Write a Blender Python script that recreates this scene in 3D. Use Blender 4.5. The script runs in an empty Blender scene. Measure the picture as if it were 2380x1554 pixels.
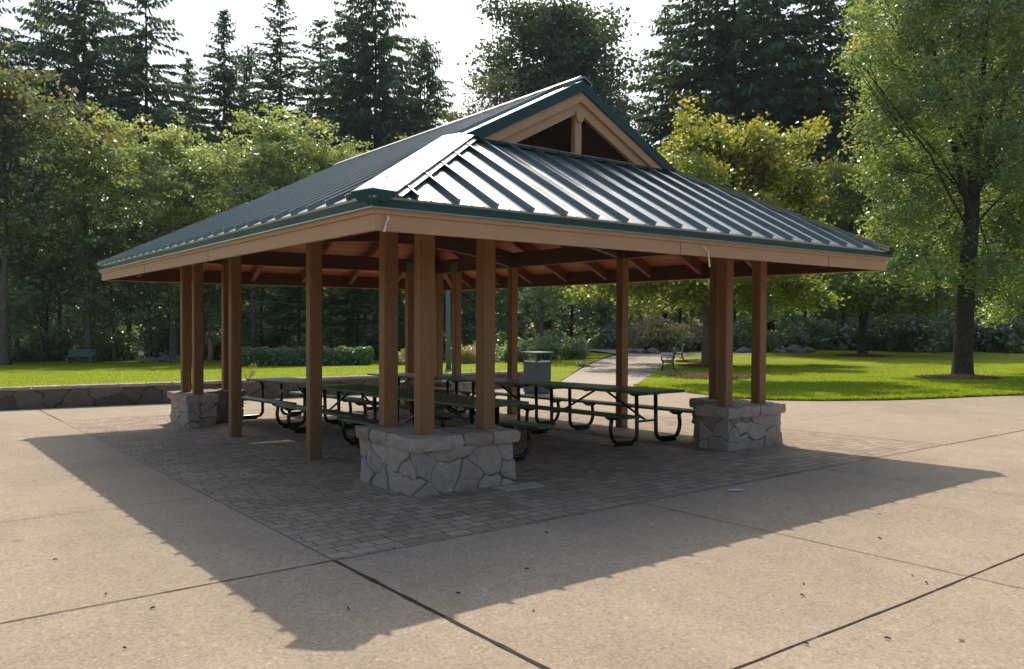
import bpy, bmesh, math, random
import numpy as np
from mathutils import Vector, Matrix, noise
random.seed(7); rng=np.random.default_rng(11)
sc=bpy.context.scene
COL=sc.collection
PI=math.pi

# ------------------------------------------------------------------ camera
CAM=np.array([-7.188447,-11.667003,1.92])
yaw,pitch,roll,FPX=0.6492035,-0.0185889,0.004549,1857.477
cy_,sy_,cp_,sp_=math.cos(yaw),math.sin(yaw),math.cos(pitch),math.sin(pitch)
FW=np.array([sy_*cp_,cy_*cp_,sp_]); RT=np.array([cy_,-sy_,0.]); UP=np.cross(RT,FW)
RR=RT*math.cos(roll)+UP*math.sin(roll); UU=-RT*math.sin(roll)+UP*math.cos(roll)
FH=np.array([sy_,cy_,0.])
cd=bpy.data.cameras.new('camera'); cam=bpy.data.objects.new('camera',cd); COL.objects.link(cam)
cd.sensor_width=36; cd.lens=36*FPX/2380; cd.clip_end=2000; cd.clip_start=.05
cam.matrix_world=Matrix(((RR[0],UU[0],-FW[0],CAM[0]),(RR[1],UU[1],-FW[1],CAM[1]),(RR[2],UU[2],-FW[2],CAM[2]),(0,0,0,1)))
sc.camera=cam

# ------------------------------------------------------------------ terrain height
TX,TY=-0.002605,-0.02458
def sst(a,b,x):
    t=min(1,max(0,(x-a)/(b-a))); return t*t*(3-2*t)
def tilt(x,y): return TX*x+TY*y
def fd(x,y):
    dx,dy=x-CAM[0],y-CAM[1]
    d=dx*FH[0]+dy*FH[1]; a=(dx*RT[0]+dy*RT[1])/max(d,1.)
    return d,a
def zg(x,y):
    t=max(-2.2,min(.45,tilt(x,y))); d,a=fd(x,y)
    w=sst(-.05,.12,a)*sst(20,42,d)
    return t+w*(-.25-t)
# the low stone wall, a shallow arc
WALL=[(-20,16.3),(-14,13.3),(-9.5,11.4),(-5.44,10.28),(-1.8,9.62),(1.2,9.27),(4.06,8.95),(6.4,8.6),(8.6,8.15)]
def wall_y(x):
    for (x0,y0),(x1,y1) in zip(WALL,WALL[1:]):
        if x<=x1: return y0+(y1-y0)*(x-x0)/(x1-x0)
    return WALL[-1][1]+(x-8.6)*-.22
def zl(x,y):   # lawn behind the wall
    d,a=fd(x,y)
    k=max(0,y-wall_y(x))
    up=.47*(1-sst(0,26,k))*(1-sst(-.03,.05,a))
    return zg(x,y)+.03+up
def hit(px,py,f=zg):
    dv=FW+RR*(px-1190)/FPX+UU*(777-py)/FPX
    t=4.
    while t<200:
        P=CAM+dv*t
        if P[2]<f(P[0],P[1]):
            lo,hi=t-.25,t
            for _ in range(20):
                m=(lo+hi)/2; P=CAM+dv*m
                if P[2]<f(P[0],P[1]): hi=m
                else: lo=m
            return P
        t+=.25
    return CAM+dv*90
def at(px,d,f=zg):
    P=CAM+d*(FH+RT*(px-1190)/FPX)
    return (float(P[0]),float(P[1]),f(P[0],P[1]))
def pix(px,py,d):   # world point seen at display pixel px,py at forward distance d
    dv=FW+RR*(px-1190)/FPX+UU*(777-py)/FPX
    return CAM+dv*(d/ (dv@FH))

# ------------------------------------------------------------------ materials
def newmat(name):
    m=bpy.data.materials.new(name); m.use_nodes=True
    nt=m.node_tree; nt.nodes.clear()
    out=nt.nodes.new('ShaderNodeOutputMaterial')
    return m,nt,out
def nd(nt,t,**k):
    n=nt.nodes.new(t)
    for a,b in k.items():
        if a.startswith('i_'):
            key=a[2:]
            key=int(key) if key.isdigit() else key.replace('_',' ')
            n.inputs[key].default_value=b
        else: setattr(n,a,b)
    return n
def L(nt,a,b): nt.links.new(a,b)
def ramp(nt,src,stops):
    r=nt.nodes.new('ShaderNodeValToRGB'); e=r.color_ramp.elements
    while len(e)<len(stops): e.new(.5)
    for q,(p,c) in zip(e,stops): q.position=p; q.color=(*c,1) if len(c)==3 else c
    L(nt,src,r.inputs[0]); return r
def pos(nt,scale=(1,1,1),rot=(0,0,0)):
    g=nt.nodes.new('ShaderNodeTexCoord'); mp=nd(nt,'ShaderNodeMapping'); mp.inputs['Scale'].default_value=scale; mp.inputs['Rotation'].default_value=rot
    L(nt,g.outputs['Object'],mp.inputs[0]); return mp.outputs[0]
def noise_n(nt,vec,scale,detail=4,rough=.6,dist=0):
    n=nd(nt,'ShaderNodeTexNoise'); n.inputs['Scale'].default_value=scale; n.inputs['Detail'].default_value=detail
    n.inputs['Roughness'].default_value=rough; n.inputs['Distortion'].default_value=dist
    L(nt,vec,n.inputs['Vector']); return n.outputs['Fac']
def mixc(nt,fac,a,b,blend='MIX'):
    m=nd(nt,'ShaderNodeMix',data_type='RGBA',blend_type=blend)
    for s,i in ((fac,0),(a,6),(b,7)):
        if isinstance(s,(int,float)): m.inputs[i].default_value=s
        elif isinstance(s,tuple): m.inputs[i].default_value=(*s,1)
        else: L(nt,s,m.inputs[i])
    return m.outputs[2]
def mth(nt,op,a,b=None,c=None):
    m=nd(nt,'ShaderNodeMath',operation=op)
    for i,s in enumerate((a,b,c)):
        if s is None: continue
        if isinstance(s,(int,float)): m.inputs[i].default_value=s
        else: L(nt,s,m.inputs[i])
    return m.outputs[0]
def princ(nt,out,color,rough=.6,spec=.5,metal=0,normal=None,coat=0):
    p=nt.nodes.new('ShaderNodeBsdfPrincipled')
    for s,i in ((color,'Base Color'),(rough,'Roughness'),(spec,'Specular IOR Level'),(metal,'Metallic'),(coat,'Coat Weight')):
        if isinstance(s,(int,float)): p.inputs[i].default_value=s
        elif isinstance(s,tuple): p.inputs[i].default_value=(*s,1)
        else: L(nt,s,p.inputs[i])
    if normal is not None: L(nt,normal,p.inputs['Normal'])
    L(nt,p.outputs[0],out.inputs[0]); return p
def bump(nt,h,strength=.3,dist=.01):
    b=nd(nt,'ShaderNodeBump'); b.inputs['Strength'].default_value=strength; b.inputs['Distance'].default_value=dist
    L(nt,h,b.inputs['Height']); return b.outputs[0]

def m_concrete(name,c0,c1,c2):
    m,nt,out=newmat(name); v=pos(nt)
    big=noise_n(nt,v,.35,5,.6,.4); mid=noise_n(nt,v,2.2,5,.65); fine=noise_n(nt,v,90,3,.7); sp=nd(nt,'ShaderNodeTexVoronoi',i_Scale=55.); L(nt,v,sp.inputs['Vector'])
    base=ramp(nt,big,[(.3,c0),(.5,c1),(.72,c2)]).outputs[0]
    base=mixc(nt,mth(nt,'MULTIPLY',mid,.62),base,tuple(x*.72 for x in c0))
    spk=ramp(nt,sp.outputs['Color'],[(0,(.62,.58,.55)),(.45,(.95,.95,.95)),(.8,(1.05,1.03,1)),(1,(1.5,1.45,1.38))]).outputs[0]
    base=mixc(nt,.75,base,spk,'MULTIPLY')
    fr=ramp(nt,fine,[(.3,(.7,.68,.66)),(.7,(1.2,1.2,1.2))]).outputs[0]
    base=mixc(nt,.8,base,fr,'MULTIPLY')
    mo=noise_n(nt,pos(nt,(1,.6,1)),.9,6,.72,1.2)
    base=mixc(nt,.5,base,ramp(nt,mo,[(.32,(.80,.80,.80)),(.5,(1,1,1)),(.68,(1.14,1.12,1.06))]).outputs[0],'MULTIPLY')
    vo=nd(nt,'ShaderNodeTexVoronoi',i_Scale=1.7); L(nt,v,vo.inputs['Vector'])
    sepc=nd(nt,'ShaderNodeSeparateColor'); L(nt,vo.outputs['Color'],sepc.inputs[0])
    rad_=mth(nt,'MULTIPLY',mth(nt,'POWER',sepc.outputs[0],3.),.075)
    spot=mth(nt,'LESS_THAN',vo.outputs['Distance'],rad_)
    base=mixc(nt,mth(nt,'MULTIPLY',spot,.45),base,tuple(x*.35 for x in c0))
    ck=nd(nt,'ShaderNodeTexVoronoi',feature='DISTANCE_TO_EDGE',i_Scale=.16); wv=nd(nt,'ShaderNodeTexNoise',i_Scale=2.2,i_Detail=5.); L(nt,v,wv.inputs['Vector'])
    vmx=nd(nt,'ShaderNodeVectorMath',operation='MULTIPLY_ADD'); L(nt,wv.outputs['Color'],vmx.inputs[0]); vmx.inputs[1].default_value=(.5,.5,0); L(nt,v,vmx.inputs[2]); L(nt,vmx.outputs[0],ck.inputs['Vector'])
    crk=mth(nt,'MULTIPLY',mth(nt,'LESS_THAN',ck.outputs['Distance'],.0004),ramp(nt,noise_n(nt,v,.5,2),[(.5,(0,0,0)),(.56,(.7,.7,.7))]).outputs[0])
    base=mixc(nt,crk,base,tuple(x*.3 for x in c0))
    # stains
    st=noise_n(nt,pos(nt,(.8,.25,1)),1.1,6,.7,.8)
    base=mixc(nt,ramp(nt,st,[(.56,(0,0,0)),(.75,(.28,.28,.28))]).outputs[0],base,tuple(x*.6 for x in c0))
    princ(nt,out,base,.82,.25,normal=bump(nt,mth(nt,'ADD',fine,sp.outputs['Distance']),.35,.004))
    return m
M={}
M['concrete']=m_concrete('exposed_aggregate_concrete',(.355,.285,.208),(.41,.333,.245),(.455,.375,.283))
M['path']=m_concrete('path_concrete',(.4,.345,.29),(.47,.405,.345),(.52,.46,.4))

def m_paver():
    m,nt,out=newmat('cobble_paver'); v=pos(nt)
    w=nd(nt,'ShaderNodeTexNoise',i_Scale=3.); L(nt,v,w.inputs['Vector'])
    vm=nd(nt,'ShaderNodeVectorMath',operation='MULTIPLY_ADD'); L(nt,w.outputs['Color'],vm.inputs[0]); vm.inputs[1].default_value=(.05,.05,0); L(nt,v,vm.inputs[2])
    b=nd(nt,'ShaderNodeTexBrick',offset=.5,squash=.72,squash_frequency=3); L(nt,vm.outputs[0],b.inputs['Vector'])
    b.inputs['Scale'].default_value=1; b.inputs['Brick Width'].default_value=.215; b.inputs['Row Height'].default_value=.145; b.inputs['Mortar Size'].default_value=.006; b.inputs['Mortar Smooth'].default_value=.5
    b.inputs['Color1'].default_value=(0,0,0,1); b.inputs['Color2'].default_value=(1,1,1,1); b.inputs['Mortar'].default_value=(.5,.5,.5,1)
    tone=ramp(nt,b.outputs['Color'],[(0,(.27,.20,.14)),(.35,(.335,.255,.18)),(.65,(.37,.285,.205)),(1,(.42,.335,.25))]).outputs[0]
    big=noise_n(nt,v,.6,5,.65)
    tone=mixc(nt,ramp(nt,big,[(.35,(0,0,0)),(.7,(.5,.5,.5))]).outputs[0],tone,(.20,.165,.13))
    fine=noise_n(nt,v,70,3,.7)
    tone=mixc(nt,.7,tone,ramp(nt,fine,[(.3,(.7,.7,.7)),(.7,(1.2,1.2,1.2))]).outputs[0],'MULTIPLY')
    tone=mixc(nt,b.outputs['Fac'],tone,(.045,.04,.034))
    h=mth(nt,'SUBTRACT',mth(nt,'MULTIPLY',fine,.15),b.outputs['Fac'])
    princ(nt,out,tone,.8,.3,normal=bump(nt,h,.6,.008)); return m
M['paver']=m_paver()
def m_attr_stone(name,cols,joint):
    m,nt,out=newmat(name); v=pos(nt)
    a=nd(nt,'ShaderNodeAttribute',attribute_name='tone'); j=nd(nt,'ShaderNodeAttribute',attribute_name='joint')
    n1=noise_n(nt,v,9,6,.7); n2=noise_n(nt,v,60,4,.7)
    f=mth(nt,'ADD',mth(nt,'MULTIPLY',a.outputs['Fac'],.7),mth(nt,'MULTIPLY',mth(nt,'SUBTRACT',n1,.5),.6))
    c=ramp(nt,f,[(i/(len(cols)-1)*.8+.02,q) for i,q in enumerate(cols)]).outputs[0]
    c=mixc(nt,.7,c,ramp(nt,n2,[(.3,(.72,.72,.72)),(.7,(1.15,1.15,1.15))]).outputs[0],'MULTIPLY')
    c=mixc(nt,j.outputs['Fac'],c,joint)
    princ(nt,out,c,.88,.2,normal=bump(nt,mth(nt,'ADD',n1,mth(nt,'MULTIPLY',n2,.4)),.7,.02)); return m
M['stone']=m_attr_stone('ledge_stone',[(.30,.24,.19),(.42,.345,.28),(.46,.385,.32),(.35,.305,.265),(.51,.425,.345)],(.075,.062,.05))
M['wallstone']=m_attr_stone('wall_stone',[(.10,.08,.068),(.15,.12,.105),(.19,.155,.135),(.125,.11,.10),(.21,.175,.15)],(.04,.035,.03))
def m_simple(name,c,rough=.6,spec=.4,metal=0,var=.25,scale=6,stretch=(1,1,1),bstr=.15,bd=.004,coat=0):
    m,nt,out=newmat(name); v=pos(nt,stretch)
    n=noise_n(nt,v,scale,5,.65); n2=noise_n(nt,v,scale*9,3,.6)
    col=mixc(nt,n,tuple(x*(1-var) for x in c),tuple(min(1,x*(1+var)) for x in c))
    rr=mth(nt,'ADD',mth(nt,'MULTIPLY',mth(nt,'SUBTRACT',n,.5),.2),rough)
    princ(nt,out,col,rr,spec,metal,bump(nt,n2,bstr,bd),coat); return m
def m_metal():
    m,nt,out=newmat('green_standing_seam'); v=pos(nt)
    n=noise_n(nt,v,1.3,4,.6); n2=noise_n(nt,v,40,3,.6)
    col=mixc(nt,n,(.024,.076,.078),(.034,.095,.097))
    rr=mth(nt,'ADD',mth(nt,'MULTIPLY',mth(nt,'SUBTRACT',n,.5),.05),.31)
    p=princ(nt,out,col,rr,1.,.06,coat=1.); p.inputs['Coat Roughness'].default_value=.33; p.inputs['Coat IOR'].default_value=2.4; return m
M['metal']=m_metal()
M['fascia_metal']=m_simple('green_trim_metal',(.018,.06,.058),.55,.3,0,.1,2,bstr=.03)
M['tan']=m_simple('tan_painted_wood',(.46,.288,.168),.6,.35,0,.12,5,(1,1,1),.1)
M['post']=m_simple('brown_painted_post',(.25,.122,.05),.5,.35,0,.3,5,(4,4,.35),.3)
M['wood']=m_simple('stained_timber',(.145,.054,.03),.6,.3,0,.4,4,(1,1,4),.2)
M['beam']=m_simple('stained_beam',(.085,.034,.02),.62,.3,0,.35,3,(1,1,5),.2)
def m_ceiling(name,axis):
    m,nt,out=newmat(name); v=pos(nt)
    s=nd(nt,'ShaderNodeSeparateXYZ'); L(nt,v,s.inputs[0])
    q=mth(nt,'MULTIPLY',s.outputs[axis],8.); fr=mth(nt,'FRACT',q); fl=mth(nt,'FLOOR',q)
    wn=nd(nt,'ShaderNodeTexWhiteNoise',noise_dimensions='1D'); L(nt,fl,wn.inputs['W'])
    gr=noise_n(nt,pos(nt,(12,1.2,1) if axis==0 else (1.2,12,1)),3,5,.7)
    c=ramp(nt,mth(nt,'ADD',mth(nt,'MULTIPLY',wn.outputs['Value'],.5),mth(nt,'MULTIPLY',gr,.5)),[(.15,(.24,.075,.026)),(.5,(.35,.118,.044)),(.85,(.44,.165,.066))]).outputs[0]
    jt=mth(nt,'LESS_THAN',fr,.07)
    c=mixc(nt,jt,c,(.06,.02,.012))
    princ(nt,out,c,.55,.35,normal=bump(nt,jt,.4,-.004)); return m
M['ceilx']=m_ceiling('cedar_ceiling',0); M['ceily']=m_ceiling('cedar_ceiling_hip',1)
M['bracket']=m_simple('green_bracket_steel',(.08,.16,.08),.5,.4,0,.15,8)
M['black']=m_simple('black_coated_tube',(.012,.012,.013),.28,.5,0,.2,8,bstr=.02)
M['tgreen']=m_simple('green_recycled_plank',(.045,.12,.065),.36,.5,0,.25,5,(1,.25,1),.2)
M['steel']=m_simple('weathered_steel',(.06,.085,.095),.5,.5,.1,.3,4,(1,1,.5),.1)
M['lamp']=m_simple('blue_grey_pole_paint',(.10,.145,.155),.5,.4,0,.15,3)
M['iron']=m_simple('green_cast_iron',(.025,.085,.045),.4,.5,0,.2,8)
M['oldgreen']=m_simple('faded_green_slat',(.11,.20,.16),.6,.4,0,.25,6)
M['white']=m_simple('white_plastic',(.75,.73,.68),.6,.4,0,.08,8)
M['ribbon']=m_simple('cream_ribbon',(.72,.62,.5),.6,.3,0,.15,30)
M['plaque']=m_simple('pale_stone_plaque',(.4,.38,.29),.7,.3,0,.18,14)
M['rock']=m_simple('field_rock',(.2,.185,.165),.9,.2,0,.4,3,bstr=.6,bd=.05)
M['mulch']=m_simple('bark_mulch',(.12,.07,.045),.95,.1,0,.7,18,bstr=.9,bd=.04)
M['chip']=m_simple('bark_chip',(.17,.1,.065),.9,.1,0,.5,6)
M['soil']=m_simple('forest_floor',(.035,.035,.018),.95,.1,0,.6,1.2,bstr=.8,bd=.1)
M['joint']=m_simple('dark_joint',(.055,.045,.032),.95,.1,0,.4,20,bstr=.4)
M['cut']=m_simple('saw_cut',(.17,.135,.10),.95,.1,0,.4,20,bstr=.4)
M['twig']=m_simple('dry_twig',(.06,.04,.025),.9,.1,0,.3,20)
M['litter']=m_simple('dry_leaf',(.3,.17,.07),.8,.2,0,.4,20)
M['stain']=m_simple('white_smear',(.5,.5,.5),.85,.2,0,.3,30)
M['redcord']=m_simple('red_cord',(.3,.03,.03),.5,.4,0,.1,10)
M['snag']=m_simple('bare_snag_wood',(.36,.22,.13),.9,.1,0,.35,4,(3,3,.5),.5,.02)
def m_bark(name,c,s=5):
    m,nt,out=newmat(name); v=pos(nt,(1,1,.22))
    n=noise_n(nt,v,s*2,6,.75,.6); n2=noise_n(nt,v,s*.4,3,.5)
    w=nd(nt,'ShaderNodeTexVoronoi',feature='DISTANCE_TO_EDGE',i_Scale=s*2.2); L(nt,v,w.inputs['Vector'])
    c1=mixc(nt,n,tuple(x*.5 for x in c),tuple(x*1.4 for x in c))
    c1=mixc(nt,mth(nt,'MULTIPLY',n2,.5),c1,tuple(x*.55 for x in c))
    c1=mixc(nt,ramp(nt,w.outputs['Distance'],[(0,(.8,.8,.8)),(.12,(0,0,0))]).outputs[0],c1,tuple(x*.3 for x in c))
    princ(nt,out,c1,.92,.15,normal=bump(nt,mth(nt,'ADD',n,w.outputs['Distance']),.9,.05)); return m
M['bark']=m_bark('grey_brown_bark',(.085,.068,.055)); M['bark_pale']=m_bark('pale_grey_bark',(.2,.17,.14),4); M['bark_dark']=m_bark('dark_conifer_bark',(.05,.04,.032),4)
def m_leaf(name,cols,trans=.42,gloss=.05,tr_boost=1.25,grough=.35):
    m,nt,out=newmat(name)
    a=nd(nt,'ShaderNodeAttribute',attribute_name='tint')
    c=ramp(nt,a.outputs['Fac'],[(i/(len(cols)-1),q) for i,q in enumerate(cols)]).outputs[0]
    d=nd(nt,'ShaderNodeBsdfDiffuse'); L(nt,c,d.inputs[0])
    t=nd(nt,'ShaderNodeBsdfTranslucent'); ct=mixc(nt,1.,c,(tr_boost*1.15,tr_boost,tr_boost*.55),'MULTIPLY'); L(nt,ct,t.inputs[0])
    mx=nd(nt,'ShaderNodeMixShader'); mx.inputs[0].default_value=trans; L(nt,d.outputs[0],mx.inputs[1]); L(nt,t.outputs[0],mx.inputs[2])
    g=nd(nt,'ShaderNodeBsdfGlossy'); g.inputs['Roughness'].default_value=grough; g.inputs[0].default_value=(.9,.95,1,1)
    m2=nd(nt,'ShaderNodeMixShader'); m2.inputs[0].default_value=gloss; L(nt,mx.outputs[0],m2.inputs[1]); L(nt,g.outputs[0],m2.inputs[2])
    L(nt,m2.outputs[0],out.inputs[0]); return m
M['ash']=m_leaf('ash_leaf',[(.065,.125,.055),(.11,.185,.06),(.18,.25,.065),(.3,.33,.11)],.52,.10,2.4)
M['maple']=m_leaf('maple_leaf',[(.09,.15,.035),(.15,.205,.04),(.23,.25,.045),(.31,.28,.06)],.52,.08,2.2)
M['alder']=m_leaf('alder_leaf',[(.10,.17,.085),(.145,.22,.095),(.205,.265,.095),(.28,.295,.095)],.52,.10,2.4)
M['birch']=m_leaf('dark_broad_leaf',[(.05,.09,.055),(.08,.125,.06),(.13,.165,.06),(.21,.19,.07)],.48,.09,1.9)
M['fir']=m_leaf('fir_needle',[(.036,.086,.054),(.055,.12,.066),(.08,.155,.07),(.12,.195,.075)],.42,.06,1.8)
M['pine']=m_leaf('pine_needle',[(.03,.08,.045),(.05,.11,.05),(.08,.14,.055)],.35,.05,1.5)
M['dark']=m_leaf('shade_leaf',[(.085,.15,.095),(.12,.195,.10),(.165,.24,.105),(.23,.28,.115)],.52,.12,2.3)
M['rhodo']=m_leaf('rhododendron_leaf',[(.075,.13,.065),(.105,.17,.075),(.15,.22,.095),(.23,.27,.13)],.45,.15,1.9)
M['pinkshrub']=m_leaf('rusty_shrub_leaf',[(.14,.18,.08),(.25,.26,.12),(.38,.32,.19),(.5,.36,.27)],.45,.10,1.9)
M['hedge']=m_leaf('hedge_leaf',[(.075,.16,.075),(.11,.21,.085),(.16,.26,.10)],.46,.10,2.)
M['bright']=m_leaf('sunlit_leaf',[(.12,.2,.02),(.2,.28,.03),(.28,.33,.04)],.6,.04)  # sunlight on the sapling is put into this leaf colour
M['flower']=m_leaf('white_petal',[(.7,.7,.66),(.8,.8,.75)],.3,.03,1.)
M['weed']=m_leaf('umbel_weed',[(.2,.25,.08),(.3,.34,.14),(.36,.38,.2)],.5,.03)
def m_grass():
    m,nt,out=newmat('mown_grass'); v=pos(nt)
    a=noise_n(nt,v,.35,4,.6); b=noise_n(nt,v,5,5,.7); c=noise_n(nt,v,45,4,.75)
    col=ramp(nt,mth(nt,'ADD',mth(nt,'MULTIPLY',a,.6),mth(nt,'MULTIPLY',b,.4)),[(.3,(.14,.22,.007)),(.5,(.25,.31,.008)),(.7,(.37,.375,.014))]).outputs[0]
    col=mixc(nt,.9,col,ramp(nt,c,[(.3,(.45,.5,.4)),(.7,(1.3,1.25,1.2))]).outputs[0],'MULTIPLY')
    dry=noise_n(nt,v,.8,5,.7,.5)
    col=mixc(nt,ramp(nt,dry,[(.62,(0,0,0)),(.8,(.35,.35,.35))]).outputs[0],col,(.28,.22,.06))
    princ(nt,out,col,.8,.1,normal=bump(nt,c,1.,.03)); return m
M['grass']=m_grass()
M['blade']=m_leaf('grass_blade',[(.11,.21,.008),(.20,.31,.01),(.30,.37,.015)],.5,.03,1.9)

# ------------------------------------------------------------------ object helpers
def tag(o,label=None,cat=None,group=None,kind=None):
    if label: o['label']=label
    if cat: o['category']=cat
    if group: o['group']=group
    if kind: o['kind']=kind
    return o
def empty(name,loc=(0,0,0),rz=0):
    o=bpy.data.objects.new(name,None); COL.objects.link(o); o.location=loc; o.rotation_euler=(0,0,rz); o.empty_display_size=.3; return o
def link(name,me,parent=None,loc=None):
    o=bpy.data.objects.new(name,me); COL.objects.link(o)
    if parent: o.parent=parent
    if loc is not None: o.location=loc
    return o
def fin(name,bm,mat,parent=None,bevel=0,smooth=False,loc=None,seg=1):
    if bevel:
        bmesh.ops.bevel(bm,geom=[e for e in bm.edges if len(e.link_faces)==2 and e.calc_face_angle(0)>.6],offset=bevel,segments=seg,affect='EDGES',clamp_overlap=True)
    bmesh.ops.recalc_face_normals(bm,faces=bm.faces)
    me=bpy.data.meshes.new(name); bm.to_mesh(me); bm.free(); me.materials.append(mat)
    if smooth:
        for p in me.polygons: p.use_smooth=True
    return link(name,me,parent,loc)
def copy_tree(o,parent=None):
    c=o.copy(); COL.objects.link(c)
    if parent: c.parent=parent
    for ch in list(o.children): copy_tree(ch,c)
    return c
def box(bm,c,s,rz=0):
    r=bmesh.ops.create_cube(bm,size=1); 
    R=Matrix.Rotation(rz,4,'Z')
    for v in r['verts']:
        p=Vector((v.co.x*s[0],v.co.y*s[1],v.co.z*s[2])); v.co=R@p+Vector(c)
    return r['verts']
def beam(bm,p0,p1,w,h,up=(0,0,1)):
    p0=Vector(p0);p1=Vector(p1);d=(p1-p0).normalized();s=d.cross(Vector(up)).normalized();u=s.cross(d)
    vs=[]
    for p in (p0,p1):
        for a,b in ((-1,-1),(1,-1),(1,1),(-1,1)): vs.append(bm.verts.new(p+s*a*w/2+u*b*h/2))
    for q in ((0,3,2,1),(4,5,6,7),(0,1,5,4),(1,2,6,5),(2,3,7,6),(3,0,4,7)): bm.faces.new([vs[i] for i in q])
def prism(bm,poly,axis_vec):   # poly: list of 3D points; extruded by axis_vec
    a=[bm.verts.new(Vector(p)) for p in poly]; b=[bm.verts.new(Vector(p)+Vector(axis_vec)) for p in poly]
    bm.faces.new(a); bm.faces.new(b[::-1]); n=len(a)
    for i in range(n): bm.faces.new([a[i],b[i],b[(i+1)%n],a[(i+1)%n]])
def tube(bm,pts,rad,n=8,cap=True):
    pts=[Vector(p) for p in pts]
    if not hasattr(rad,'__len__'): rad=[rad]*len(pts)
    rings=[]; prev=None
    for i,p in enumerate(pts):
        d=(pts[min(i+1,len(pts)-1)]-pts[max(i-1,0)]).normalized()
        if prev is None:
            s=d.cross(Vector((0,0,1)) if abs(d.z)<.9 else Vector((1,0,0))).normalized()
        else: s=(prev-d*prev.dot(d)).normalized()
        prev=s; u=d.cross(s)
        rings.append([bm.verts.new(p+(s*math.cos(2*PI*k/n)+u*math.sin(2*PI*k/n))*rad[i]) for k in range(n)])
    for a,b in zip(rings,rings[1:]):
        for k in range(n): bm.faces.new([a[k],a[(k+1)%n],b[(k+1)%n],b[k]])
    if cap: bm.faces.new(rings[0][::-1]); bm.faces.new(rings[-1])
def rounded(path,r,seg=5):   # polyline with filleted corners
    P=[Vector(p) for p in path]; out=[P[0]]
    for a,b,c in zip(P,P[1:],P[2:]):
        d1=(a-b).normalized();d2=(c-b).normalized()
        k=min(r,(a-b).length*.49,(c-b).length*.49)
        q0=b+d1*k;q1=b+d2*k
        for i in range(seg+1):
            t=i/seg; out.append(q0*(1-t)**2+b*2*t*(1-t)+q1*t*t)
    out.append(P[-1]); return out
def sheet(name,poly,mat,f,off,step=1.5,kind='structure',parent=None,thick=0):
    bm=bmesh.new(); bm.faces.new([bm.verts.new((x,y,0)) for x,y in poly])
    xs=[p[0] for p in poly]; ys=[p[1] for p in poly]
    for ax,lo,hi in ((0,min(xs),max(xs)),(1,min(ys),max(ys))):
        k=math.ceil(lo/step)*step
        while k<hi:
            nrm=(1,0,0) if ax==0 else (0,1,0); co=(k,0,0) if ax==0 else (0,k,0)
            bmesh.ops.bisect_plane(bm,geom=bm.verts[:]+bm.edges[:]+bm.faces[:],plane_co=co,plane_no=nrm,dist=1e-5)
            k+=step
    if thick:
        r=bmesh.ops.extrude_face_region(bm,geom=bm.faces[:]); low=[v for v in bm.verts if v not in set(q for q in r['geom'] if isinstance(q,bmesh.types.BMVert))]
        low=set(low)
    else: low=set()
    for v in bm.verts: v.co.z=f(v.co.x,v.co.y)+off-(thick if v in low else 0)
    bmesh.ops.triangulate(bm,faces=bm.faces[:])
    bmesh.ops.recalc_face_normals(bm,faces=bm.faces)
    if not thick:
        for fc in bm.faces:
            if fc.normal.z<0: fc.normal_flip()
    me=bpy.data.meshes.new(name); bm.to_mesh(me); bm.free(); me.materials.append(mat)
    o=link(name,me,parent)
    if kind: o['kind']=kind
    return o

# ------------------------------------------------------------------ ground
def ground_grid():
    xs=sorted(set([-260,-200,-150,-110]+list(range(-80,121,5))+[150,200,260])); ys=sorted(set([-160,-110,-80]+list(range(-60,141,5))+[170,210,260]))
    bm=bmesh.new(); V={}
    for x in xs:
        for y in ys: V[x,y]=bm.verts.new((x,y,zg(x,y)-.08))
    for a,b in zip(xs,xs[1:]):
        for c,d in zip(ys,ys[1:]): bm.faces.new([V[a,c],V[b,c],V[b,d],V[a,d]])
    tag(fin('ground',bm,M['soil']),kind='structure')
ground_grid()
PW,PD=4.727,6.303
H=lambda px,py:tuple(hit(px,py)[:2])
# plaza of concrete, up to the wall and under the lawn edges
plaza_poly=[(-40,-40),(40,-40),(30,-6),H(2700,900),(18,3),(13.5,8.5),(11.8,10.4),(8.8,9.4),(8.6,8.4)]+[(x,y+.1) for x,y in WALL[::-1][1:]]+[(-40,26)]
def holed_plaza():
    # four pieces round the paved rectangle so the pavers sit flush
    g=.006
    bm=bmesh.new()
    o=sheet('plaza',plaza_poly,M['concrete'],zg,0,1.5)
    return o
holed_plaza()
sheet('paving',[(-PW,-PD),(PW,-PD),(PW,PD),(-PW,PD)],M['paver'],zg,.0025,1.5)
def strip(name,pts,w,mat,off=.004,jit=0):
    bm=bmesh.new(); P=[]
    for (x0,y0),(x1,y1) in zip(pts,pts[1:]):
        n=max(2,int(math.hypot(x1-x0,y1-y0)/.12))
        for i in range(n): P.append((x0+(x1-x0)*i/n,y0+(y1-y0)*i/n))
    P.append(pts[-1]); prev=None
    for i,(x,y) in enumerate(P):
        a=P[max(0,i-1)];b=P[min(len(P)-1,i+1)]; dx,dy=b[0]-a[0],b[1]-a[1];l=math.hypot(dx,dy);nx,ny=-dy/l,dx/l
        ww=w/2*(1+jit*noise.noise(Vector((x*7,y*7,0))))
        off2=jit*.004*noise.noise(Vector((x*3,y*3,5)))
        cur=[bm.verts.new((x+nx*(ww*s)+nx*off2,y+ny*(ww*s)+ny*off2,zg(x,y)+off)) for s in (-1,1)]
        if prev: bm.faces.new([prev[0],cur[0],cur[1],prev[1]])
        prev=cur
    return bm
bm=bmesh.new()
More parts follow.
